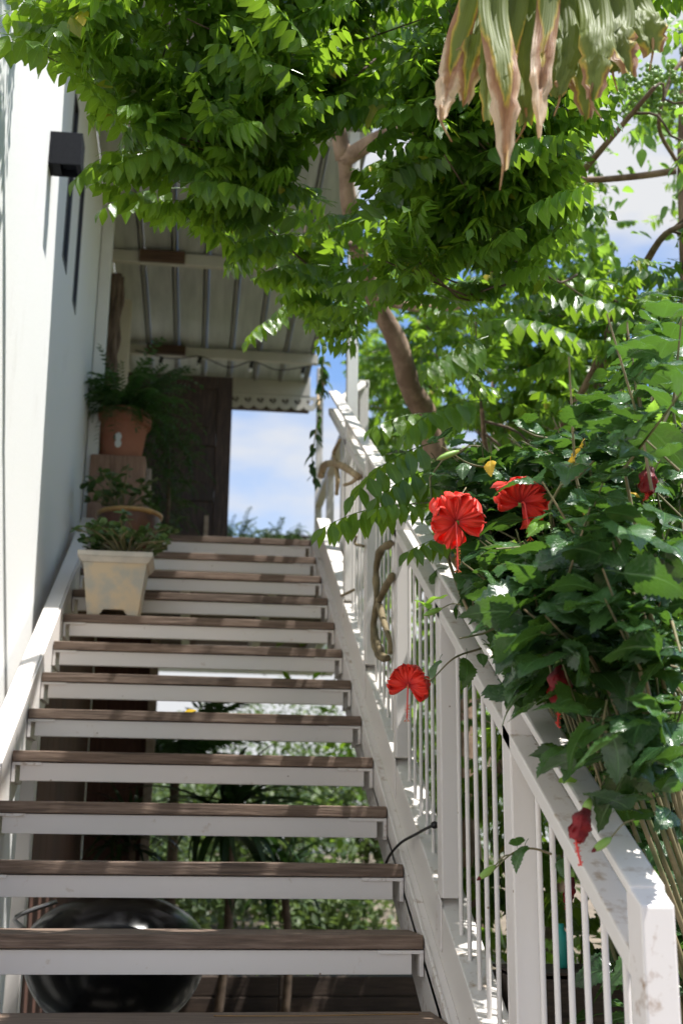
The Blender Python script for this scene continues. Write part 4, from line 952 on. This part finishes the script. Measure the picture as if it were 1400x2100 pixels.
foliage(hit, HT, 'hib', hb, 'leaf', 'leaf_mass', 300)
print('hib leaves', len(hit))
# odd leaves: yellowed and young ones
def extra(lst, m, nm, label):
    for (x, y, tx, ty, dy, k) in lst:
        A = at(x, y, 'y', dy); B = at(tx, ty, 'y', dy-.02); d = B-A; o = bpy.data.objects.new(nm, tmesh(HT[k], nm, m, ('x', k, m))); COL.objects.link(o); o.parent = hb
        o.matrix_local = Matrix.Translation(-origin(hb))@orient(A, d, random.gauss(0, .4), d.length/.088); o['label'] = label
extra([(1190, 915, 1148, 950, -1.15, 1), (1190, 1030, 1215, 1062, -1.15, 2), (1005, 945, 1000, 968, -.95, 3), (1290, 1010, 1320, 1015, -1.2, 4), (1235, 1190, 1212, 1215, -1.1, 5)], 'yellow', 'yellowed_leaf', 'yellowed hibiscus leaf')
extra([(1330, 870, 1300, 830, -1.2, 1), (1330, 880, 1375, 845, -1.2, 2), (1320, 900, 1280, 900, -1.2, 3), (870, 1240, 915, 1205, -.7, 4), (880, 1250, 860, 1215, -.7, 5), (1335, 870, 1340, 820, -1.2, 6), (1170, 1610, 1150, 1575, -1.2, 7), (1060, 1120, 1005, 1140, -.95, 8), (1120, 1070, 1075, 1090, -1.1, 9)], 'newleaf', 'young_leaf', 'bright green young hibiscus leaf')

# ------------------------------------------------------------------ hibiscus flowers
def petal(mb_rows, L, Wd, seed, reflex, ruffle, nu=31, nv=17):
    rg = random.Random(seed); ph = rg.uniform(0, 6); rows = []
    for j in range(nv):
        v = j/(nv-1); r = []
        w = Wd*(.10+.90*math.sin(min(1, v*1.08)*math.pi*.56)**1.25)*(1 if v < .86 else 1-.55*((v-.86)/.14)**2)
        for i in range(nu):
            u = i/(nu-1)-.5; th = u*2
            edge = 1+(.05*math.sin(u*23+ph)+.04*math.sin(u*41+ph*2)+.03*math.sin(u*67))*(v > .9)
            x = L*v*edge*(1-.10*th*th*v); y = w*u
            z = -reflex*L*v*v*(1+.5*abs(th))+ruffle*v*v*(math.sin(u*16+ph)*.5+math.sin(u*27+v*5+ph)*.35)*.034*(.35+abs(th))+.010*v*(1-th*th)+.0007*math.sin(u*44)*v
            z += .0055*max(0, v-.6)*2.5*math.sin(u*34+ph*3)
            r.append(Vector((x, y, z)))
        rows.append(r)
    return rows
def flower(label, centre, axis, L, seed, grp='red hibiscus blooms', spread=(0, 72, 144, 216, 288), tiltx=.35, col_len=.085, hang=1.0, mtl='petal', stem_to=None):
    th = thing('hibiscus_flower', label, 'flower', centre, grp); rg = random.Random(seed)
    ax = Vector(axis).normalized(); e1 = ax.cross(Vector((0, 0, 1))).normalized(); e2 = ax.cross(e1)
    for k, a in enumerate(spread):
        a = R(a+rg.uniform(-6, 6)); rad = e1*math.cos(a)+e2*math.sin(a); tan = ax.cross(rad)
        t = T(); rows = petal(None, L*rg.uniform(.94, 1.06), L*1.22, seed*7+k, tiltx*rg.uniform(.7, 1.4), 1.0)
        lift = .42+.012*k+rg.uniform(-.35, .5); tw_ = rg.uniform(-.35, .35)
        W_ = []
        for r in rows:
            W_.append([rad*(p.x*math.cos(lift*.6))+tan*p.y+ax*(p.z+p.x*math.sin(lift*.6)*.75+.0007*k+p.y*tw_*p.x/L) for p in r])
        t.strip(W_, 0); t.fin(); me = bpy.data.meshes.new('petal'); fillmesh(me, t.v, t.f, t.uv, t.r); me.materials.append(M[mtl]); o = bpy.data.objects.new('petal', me); COL.objects.link(o); o.parent = th
        sd_ = o.modifiers.new('thickness', 'SOLIDIFY'); sd_.thickness = .0004
    c0 = Vector(centre); dn = Vector((0.0, -.02, -1))
    P = [c0+ax*(-.005), c0+ax*.012, c0+ax*.02+dn*.018*hang, c0+ax*.026+dn*.045*hang, c0+ax*.03+dn*col_len*.75*hang, c0+ax*.034+dn*col_len*hang]
    cc = curve(P, 5); mb = MB(); mb.tube(cc, [.0021-.0006*i/len(cc) for i in range(len(cc))], 8); pi_ = mb.build('stamen_column', 'pistil', th, 0, True)
    mb = MB(); mb2 = MB()
    for k in range(46):
        q = cc[int(len(cc)*rg.uniform(.62, .95))]; dd = Vector((rg.gauss(0, 1), rg.gauss(0, 1), rg.gauss(0, .4))).normalized()*rg.uniform(.004, .0075); mb.tube([q, q+dd], .00022, 3, False); s_ = .0009; p = q+dd
        i = len(mb2.v); mb2.v += [tuple(p+Vector(w)*s_) for w in ((1, 0, 0), (-1, 0, 0), (0, 1, 0), (0, -1, 0), (0, 0, 1), (0, 0, -1))]; mb2.f += [(i+a, i+b, i+c) for a, b, c in ((0, 2, 4), (2, 1, 4), (1, 3, 4), (3, 0, 4), (2, 0, 5), (1, 2, 5), (3, 1, 5), (0, 3, 5))]
    for k in range(5):
        a = k*1.257; q = cc[-1]; e = q+Vector((math.cos(a)*.006, math.sin(a)*.006, -.006)); mb.tube([q, e], .0004, 4); mb2.tube([e, e+Vector((0, 0, -.0016))], .0015, 6)
    mb.build('filaments', 'pistil', pi_, 0, False, False); mb2.build('anthers', 'anther', pi_, 0, False, False)
    mb = MB(); cb = c0-ax*.004
    mb.tube([cb+ax*.006, cb-ax*.006, cb-ax*.016, cb-ax*.022], [.009, .0085, .006, .002], 10); mb.build('calyx', 'calyx', th, 0, True)
    s1 = cb-ax*.02; s2 = Vector(stem_to) if stem_to else s1-ax*.05+Vector((.02, 0, .03))
    mb = MB(); mb.tube(curve([s1, s1.lerp(s2, .5)+Vector((0, 0, .012)), s2], 5), .0014, 6); mb.build('stalk', 'stem', th, 0, True)
    return th
flower('large red hibiscus bloom in full view, left of the upper pair', at(934, 1070, 'y', -.9), (-.10, -.78, -.50), .060, 1, tiltx=.30, col_len=.090, spread=(-176, -125, -62, -8, 82), stem_to=at(955, 1000, 'y', -.8))
flower('red hibiscus bloom facing right, partly behind a leaf, right of the upper pair', at(1068, 1032, 'y', -.85), (.20, -.80, -.15), .060, 2, tiltx=.2, col_len=.078, spread=(-20, -62, -100, -160, 150), stem_to=at(1120, 990, 'y', -.75))
flower('lowest red hibiscus bloom, hanging alone in front of the white railing', at(838, 1405, 'y', -.45), (-.25, -.75, -.10), .052, 3, tiltx=.25, col_len=.078, spread=(-10, -48, -88, 168, 205), stem_to=at(885, 1395, 'y', -.5))
def wilted(label, top, mid, bot, r=.012, seed=1, m='wilt', grp='wilted hibiscus flowers'):
    th = thing('wilted_flower', label, 'flower', top, grp); rg = random.Random(seed); top, mid, bot = Vector(top), Vector(mid), Vector(bot); d = (mid-top)
    for k in range(5):
        a0 = k*1.257; rows = []
        a_ = d.normalized().cross(Vector((0, 1, .1))).normalized(); b_ = d.normalized().cross(a_)
        for i in range(13):
            v = i/12; rr = r*(.35+.75*math.sin(v*2.6))*(1+.18*math.sin(v*14+k)); row = []
            for j in range(8):
                u = j/7-.5; a = a0+u*1.9+v*.9+.25*math.sin(v*9+j); q = top+d*(v*(1+.06*math.sin(k*2)))+(a_*math.cos(a)+b_*math.sin(a))*rr*(1+.16*math.sin(j*2.4+k+v*6)); row.append(q-top)
            rows.append(row)
        t = T(); t.strip(rows, 0); t.fin(); me = bpy.data.meshes.new('petal'); fillmesh(me, t.v, t.f, t.uv, t.r); me.materials.append(M[m]); o = bpy.data.objects.new('petal', me); COL.objects.link(o); o.parent = th
    cc = curve([mid-d*.2, mid, bot], 6); mb = MB(); mb.tube(cc, .0016, 7); p_ = mb.build('stamen_column', 'pistil', th, 0, True)
    mb = MB()
    for k in range(34):
        q = cc[int(len(cc)*rg.uniform(.5, .98))]; dd = Vector((rg.gauss(0, 1), rg.gauss(0, 1), rg.gauss(0, .4))).normalized()*.005; mb.tube([q, q+dd], [.0003, .0009], 4)
    mb.build('filaments', 'pistil', p_, 0, False, False)
    u = (top-mid).normalized(); mb = MB(); mb.tube([top-u*.004, top+u*.006, top+u*.016], [.008, .007, .002], 8); mb.build('calyx', 'calyx', th, 0, True)
wilted('dark red wilted hibiscus hanging among the leaves, highest of the three closed ones', at(1147, 1362, 'y', -1.35), at(1145, 1440, 'y', -1.36), at(1143, 1490, 'y', -1.37), .0155, 1)
wilted('bright red closed hibiscus hanging tilted above the sloping middle rail', at(1203, 1655, 'y', -1.42), at(1180, 1722, 'y', -1.43), at(1190, 1775, 'y', -1.44), .013, 2)
wilted('ragged red and purple fading hibiscus near the right edge above the yellow leaf', at(1330, 955, 'y', -1.2), at(1326, 1010, 'y', -1.2), at(1322, 1025, 'y', -1.2), .014, 3)
wilted('small closed red hibiscus seen through the balusters behind the railing', at(1172, 1795, 'y', -.6), at(1163, 1850, 'y', -.6), at(1160, 1862, 'y', -.6), .010, 4)
def bud(label, a, b, dy, stem=None, red=True, r=.007):
    A, B = at(*a, 'y', dy), at(*b, 'y', dy-.01); th = thing('hibiscus_bud', label, 'bud', A); d = B-A
    mb = MB(); mb.tube([A, A+d*.2, A+d*.5, A+d*.8, B], [.002, r*.8, r, r*.75, .0015], 10); mb.build('calyx', 'calyx', th, 0, True)
    if red: mb = MB(); mb.tube([A+d*.72, A+d*.95, B+d*.08], [r*.55, r*.5, .001], 8); mb.build('petal_tip', 'wilt', th, 0, True)
    if stem: mb = MB(); S_ = at(*stem, 'y', dy); mb.tube(curve([A, A.lerp(S_, .5)+Vector((0, 0, .006)), S_], 4), .0013, 6); mb.build('stalk', 'stem', th, 0, True)
bud('green bud with a reddish tip on a thin twig crossing the balusters', (1015, 1775), (980, 1803), -1.1, (1050, 1752))
bud('fat green bud with a reddish tip above the top handrail near the newel', (1252, 1718), (1215, 1745), -1.45, (1300, 1680))
bud('pale green pointed bud beside the dark leaves left of the shrub', (905, 1248), (868, 1262), -.7, (945, 1240), False)
bud('light green bud pointing left above the largest red bloom', (940, 925), (895, 942), -.9, (985, 915), False)
bud('star shaped yellow green bud near the top of the shrub', (1300, 845), (1335, 862), -1.2, (1260, 820), False, .009)

# ------------------------------------------------------------------ fan palm leaf hanging in from the top
pl = thing('fan_palm_leaf', 'hanging green fan palm leaf with split, dry brown tips at the top right', 'palm leaf', at(1120, -260, 'y', -1.62))
segs = [(945, 60, 905, 250, 34, .7), (985, 0, 950, 215, 40, .1), (1010, 0, 1035, 350, 44, .95), (1055, 0, 1035, 270, 40, .25), (1085, 0, 1078, 255, 40, .05), (1125, 0, 1105, 285, 34, .8), (1150, 0, 1140, 200, 44, .0), (1185, 0, 1200, 245, 50, .1), (1215, 0, 1215, 205, 48, .05), (1255, 0, 1290, 155, 58, .1), (1290, 0, 1340, 110, 60, .15), (1030, 0, 1000, 250, 36, .2), (1240, 0, 1255, 150, 46, .0)]
hubp = at(1120, -420, 'y', -1.70)
for k, (x0, y0_, x1, y1_, wpx, dry) in enumerate(segs):
    dep = -1.62+.035*math.sin(k*2.1)+(.03 if k > 10 else 0); rg = random.Random(k+40)
    A = at(x0, y0_, 'y', dep); B = at(x1, y1_, 'y', dep-.03); zd = (A-CAM).dot(FWD); w = wpx/F*zd*1.45
    c = curve([hubp.lerp(A, .15), hubp.lerp(A, .6)+Vector((0, 0, .02)), A, A.lerp(B, .5)+Vector((rg.uniform(-.012, .012), rg.uniform(-.02, .02), 0)), B], 8); n = len(c); rows = []
    for i, p in enumerate(c):
        v = i/(n-1); d = (c[min(i+1, n-1)]-c[max(i-1, 0)]).normalized(); s_ = d.cross(Vector((rg.uniform(-.02, .02), -1, 0))).normalized(); nr = s_.cross(d)
        tw = (v-.6)*rg.uniform(-.3, .3)+(0 if v < .75 else (v-.75)*(3.2 if dry > .5 else 1.2)*(1 if k % 2 else -1)); s2 = s_*math.cos(tw)+nr*math.sin(tw)
        ww = w*.5*(min(1, .25+v*1.5) if v < .5 else 1)*(1 if v < .72 else max(.22, 1-((v-.72)/.28)**2.0*(.80 if dry > .5 else .60))*(1+.16*math.sin(i*2.3+k)))
        crk = .006*math.sin(i*1.7+k)*(v > .65); row = []
        for j in range(7):
            u = j/6-.5; row.append(p+s2*(u*2*ww)+nr*(.30*ww*abs(math.sin(u*math.pi*2))+crk*math.cos(u*9)+.003*math.sin(v*16+u*7+k)) )
        rows.append(row)
    off = origin(pl); rows = [[q-off for q in r] for r in rows]
    t = T(); t.strip(rows, 0); t.fin()
    vv = t.uv[:, 1]; t.uv[:, 1] = np.clip(vv*(.62+.40*dry), 0, 1.4)
    me = bpy.data.meshes.new('leaflet'); fillmesh(me, t.v, t.f, t.uv, t.r); me.materials.append(M['palm']); o = bpy.data.objects.new('leaflet', me); COL.objects.link(o); o.parent = pl
    # torn thread-like strip hanging from the dry tips
    if k % 2 == 0:
        mb = MB(); e = c[-1]; mb.tube(curve([e+Vector((0, 0, .03)), e+Vector((rg.uniform(-.01, .01), 0, 0)), e+Vector((rg.uniform(-.02, .02), 0, -.035))], 4), [.0035-.0003*i for i in range(9)], 5); mb.build('dry_shred', 'dryleaf', pl, 0, True)
mb = MB(); mb.tube([hubp+Vector((0, -.02, .5)), hubp+Vector((0, 0, .2)), hubp], [.012, .01, .008], 8); mb.build('leaf_stalk', 'stem', pl, 0, True)

# ------------------------------------------------------------------ vines and cable on the railing
dv = thing('twisted_branch', 'pale twisted driftwood branch wedged between the upper railing posts', 'branch', at(700, 960, 'x', 0))
P = lambda x, y, xx=0.0: at(x, y, 'x', xx)
for pts, r in (([(658, 975), (668, 952), (700, 955), (735, 978)], .022), ([(690, 952), (684, 930), (697, 902)], .012), ([(690, 960), (692, 985), (690, 1015)], .014), ([(660, 955), (662, 978)], .012), ([(735, 978), (720, 990), (705, 995)], .010), ([(655, 840), (652, 800), (668, 785)], .010)):
    c = curve([P(x, y, .01) for x, y in pts], 5); mb = MB(); mb.tube(c, [r*(1-.35*i/len(c))+.003*noise.noise(c[i]*30) for i in range(len(c))], 9); mb.build('twig', 'driftwood', dv, 0, True)
vi = thing('old_vine', 'thick bare olive brown vine stems looping down the railing balusters', 'vine', P(790, 1350, .09))
for pts, r in (([(800, 1115), (780, 1130), (771, 1170), (772, 1230), (768, 1290), (782, 1340), (795, 1350)], .014), ([(804, 1180), (785, 1215), (768, 1260), (765, 1310), (775, 1345), (790, 1352)], .013), ([(775, 1230), (785, 1270), (798, 1310), (800, 1340)], .012), ([(700, 1222), (725, 1210)], .007), ([(730, 1100), (728, 1115), (745, 1120)], .007)):
    c = curve([P(x, y, .015) for x, y in pts], 7); c = [q_+Vector((0, noise.noise(q_*14), 0))*.010 for q_ in c]; mb = MB(); mb.tube(c, [r*(1-.25*i/len(c))*(1+.35*noise.noise(c[i]*22)) for i in range(len(c))], 9); mb.build('vine_stem', 'oldvine', vi, 0, True)
cb = thing('black_cable', 'black cable end tied to a baluster and bending down to a tread', 'cable', P(895, 1692, .03))
c = curve([at(790, 1773, 'x', -.03), at(800, 1752, 'x', -.02), at(822, 1728, 'x', 0), at(850, 1712, 'x', .02), at(880, 1696, 'x', .03), at(893, 1692, 'x', .045)], 6)
mb = MB(); mb.tube(c, .0042, 8); mb.build('cable', 'rubber', cb, 0, True)
q = c[-1]; mb = MB(); mb.tube([q+Vector((-.006, -.012, 0)), q+Vector((0, .014, .0))], .0105, 10); mb.build('knot', 'rubber', cb, 0, True)
# leafy climber trailing by the porch opening
cl = thing('climbing_vine', 'dark leafy climber hanging beside the upper end of the railing', 'vine', at(645, 980, 'y', 3.6))
itc = []; mb = MB()
for pts in ([(668, 770), (655, 840), (645, 900), (640, 950), (643, 985)], [(665, 730), (660, 770), (662, 800)]):
    c = curve([at(x, y, 'y', 2.75) for x, y in pts], 6); mb.tube(c, .003, 5)
    for q in c:
        for _ in range(1): itc.append((random.randrange(4), orient(q, Vector((random.gauss(0, 1), random.gauss(0, 1), -1.0)), random.gauss(0, .5), random.uniform(.6, .95)), random.random()*.5))
mb.build('stem', 'stem', cl, 0, True); foliage(itc, LT, 'fern', cl, limit=80)
# teal watering jug half hidden behind the balusters
tj = lathe_obj('teal_bottle', [(0, 0), (.016, 0), (.018, .004), (.018, .065), (.014, .08), (.008, .085), (.008, .10), (.0, .10)], tuple(at(1152, 1985, 'y', -.35)), 'teal', None, 20); tag(tj, 'small teal plastic bottle glimpsed between the balusters', 'bottle')
# a crate it stands on
q = at(1152, 1985, 'y', -.35); mb = MB()
for i in range(6):
    zz = GZ+.002+i*(q.z-GZ-.004)/6; hh = (q.z-GZ-.004)/6-.012
    for a in ((q.x-.14, q.x+.14, q.y-.12, q.y-.105), (q.x-.14, q.x+.14, q.y+.105, q.y+.12), (q.x-.14, q.x-.125, q.y-.104, q.y+.104), (q.x+.125, q.x+.14, q.y-.104, q.y+.104)): mb.box(*a, zz, zz+hh)
for a in (-1, 1):
    for b_ in (-1, 1): mb.box(q.x+a*.115-.01, q.x+a*.115+.01, q.y+b_*.095-.009, q.y+b_*.095+.009, GZ, q.z-.008)
mb.box(q.x-.14, q.x+.14, q.y-.12, q.y+.12, q.z-.0065, q.z-.001)
tag(mb.build('wooden_crate', 'plank', None), 'dark slatted wooden crate in the shade under the teal bottle', 'crate')

# ------------------------------------------------------------------ garden beyond
CL = [cluster_template(k, 16, .34, .10, .06) for k in range(8)]
def far_tree(name, label, base, h, cr, n, m='far', seed=0, cat='tree', low=.15):
    th = thing(name, label, cat, base); rg = random.Random(seed); items = []
    mb = MB(); top = Vector((base[0]+rg.uniform(-.3, .3), base[1], base[2]+h*.7)); mb.tube(curve([base, Vector(base).lerp(top, .5)+Vector((.08, 0, 0)), top], 4), [.07*h/3*(1-i/11) for i in range(9)], 8); mb.build('trunk', 'darkbark', th, 0, True)
    cen = Vector((base[0], base[1], base[2]+h*(.5+low/2)))
    lob = [(cen+Vector((rg.gauss(0, .45)*cr[0], rg.gauss(0, .45)*cr[0], rg.gauss(0, .45)*cr[1])), rg.uniform(.35, .6)) for _ in range(9)]
    for k in range(n):
        c, r = rg.choice(lob); v = Vector((rg.gauss(0, 1), rg.gauss(0, 1), rg.gauss(0, 1))).normalized()*r*rg.uniform(.6, 1.05)
        p = c+Vector((v.x*cr[0], v.y*cr[0], v.z*cr[1]))
        if p.z < base[2]+.05: continue
        items.append((rg.randrange(8), Matrix.Translation(p)@Matrix.Rotation(rg.uniform(0, 6.28), 4, 'Z')@Matrix.Scale(rg.uniform(.7, 1.3), 4), rg.random()))
    merged('crown', items, CL, m, th, 'stuff'); return th
far_tree('garden_tree', 'sunlit light green bushy tree seen below the treads left of centre', (-1.6, 15, GZ), 2.5, (1.9, 1.25), 800, seed=1)
far_tree('garden_tree', 'sunlit light green tree seen below the treads near the right stringer', (1.6, 14, GZ), 2.6, (2.0, 1.3), 800, seed=2)
far_tree('garden_tree', 'broad olive green tree beyond the garden, tallest under the deck', (.2, 18, GZ), 3.0, (2.9, 1.5), 900, seed=3)
far_tree('garden_shrub', 'green low shrub behind the raised bed', (.3, 8.6, GZ), 1.1, (1.0, .55), 200, 'far', 4, 'shrub')
far_tree('garden_shrub', 'mid green shrub behind the strap leaved plants', (-.9, 9.4, GZ), 1.3, (1.0, .65), 170, 'far', 5, 'shrub')
far_tree('backdrop_tree', 'tall leafy tree behind the starfruit tree, right of the porch', (2.2, 6.5, GZ), 4.3, (1.5, 2.0), 420, 'cara', 6, low=.1)
far_tree('backdrop_tree', 'tall light green tree at the far right behind the berries', (4.6, 7.5, GZ), 5.0, (1.7, 2.2), 380, 'far', 7, low=.1)
far_tree('backdrop_shrub', 'shady green bush behind the balusters', (1.6, 1.3, GZ), 2.0, (.75, .95), 260, 'cara', 8, 'shrub')
far_tree('backdrop_shrub', 'dark green bush close behind the lower balusters', (1.15, -.2, GZ), 1.3, (.55, .65), 200, 'hib', 9, 'shrub')
far_tree('backdrop_tree', 'spreading tree in the middle distance right of the far end of the railing', (2.75, 9.5, GZ), 4.2, (1.4, 1.9), 320, 'cara', 10, low=.1)
# timber fence closing off the shade behind the shrub
fn = thing('timber_fence', 'dark timber board fence in the shade behind the shrubs', 'fence', (2.6, 2, GZ))
for i in range(30):
    mb = MB(); ya_ = -2.0+i*.155; mb.box(2.6, 2.622, ya_, ya_+.15, GZ, .75+.01*math.sin(i*3)); mb.build('fence_board', 'plank', fn, .003)
for i in range(4):
    mb = MB(); mb.box(2.625, 2.70, -2+i*1.5, -1.92+i*1.5, GZ, .8); mb.build('fence_post', 'plank', fn, .004)

# a few fallen bits on the treads
def fallen(x, k, dy, ang, m, label, tt=None):
    t_ = tt or LT[1]; me = tmesh(t_, 'fallen_leaf', m, ('fallen', id(t_), m)); o = bpy.data.objects.new('fallen_leaf', me); COL.objects.link(o)
    o.location = (x, (k-1)*G+dy, k*H+.012); o.rotation_euler = (.15, -.05, ang); o.scale = (.8, .8, .8); tag(o, label, 'leaf')
fallen(-.30, 1, .17, .2, 'cara', 'small green fallen leaf on the back edge of the lowest full tread')
fallen(-.95, 9, .10, 1.2, 'dryleaf', 'dry brown fallen leaf on an upper tread right of the cream planter')
fallen(-.62, 5, .06, 2.4, 'yellow', 'yellow fallen leaf near the middle of the fifth visible tread')
mb = MB(); mb.tube(curve([(-.55, .12-G, .0025), (-.35, .10-G, .004), (-.12, .13-G, .003), (-.05, .135-G, .0025)], 5), .0016, 5); tag(mb.build('straw', 'dryleaf', None, 0, True), 'thin dry straw lying across the bottom tread', 'straw')
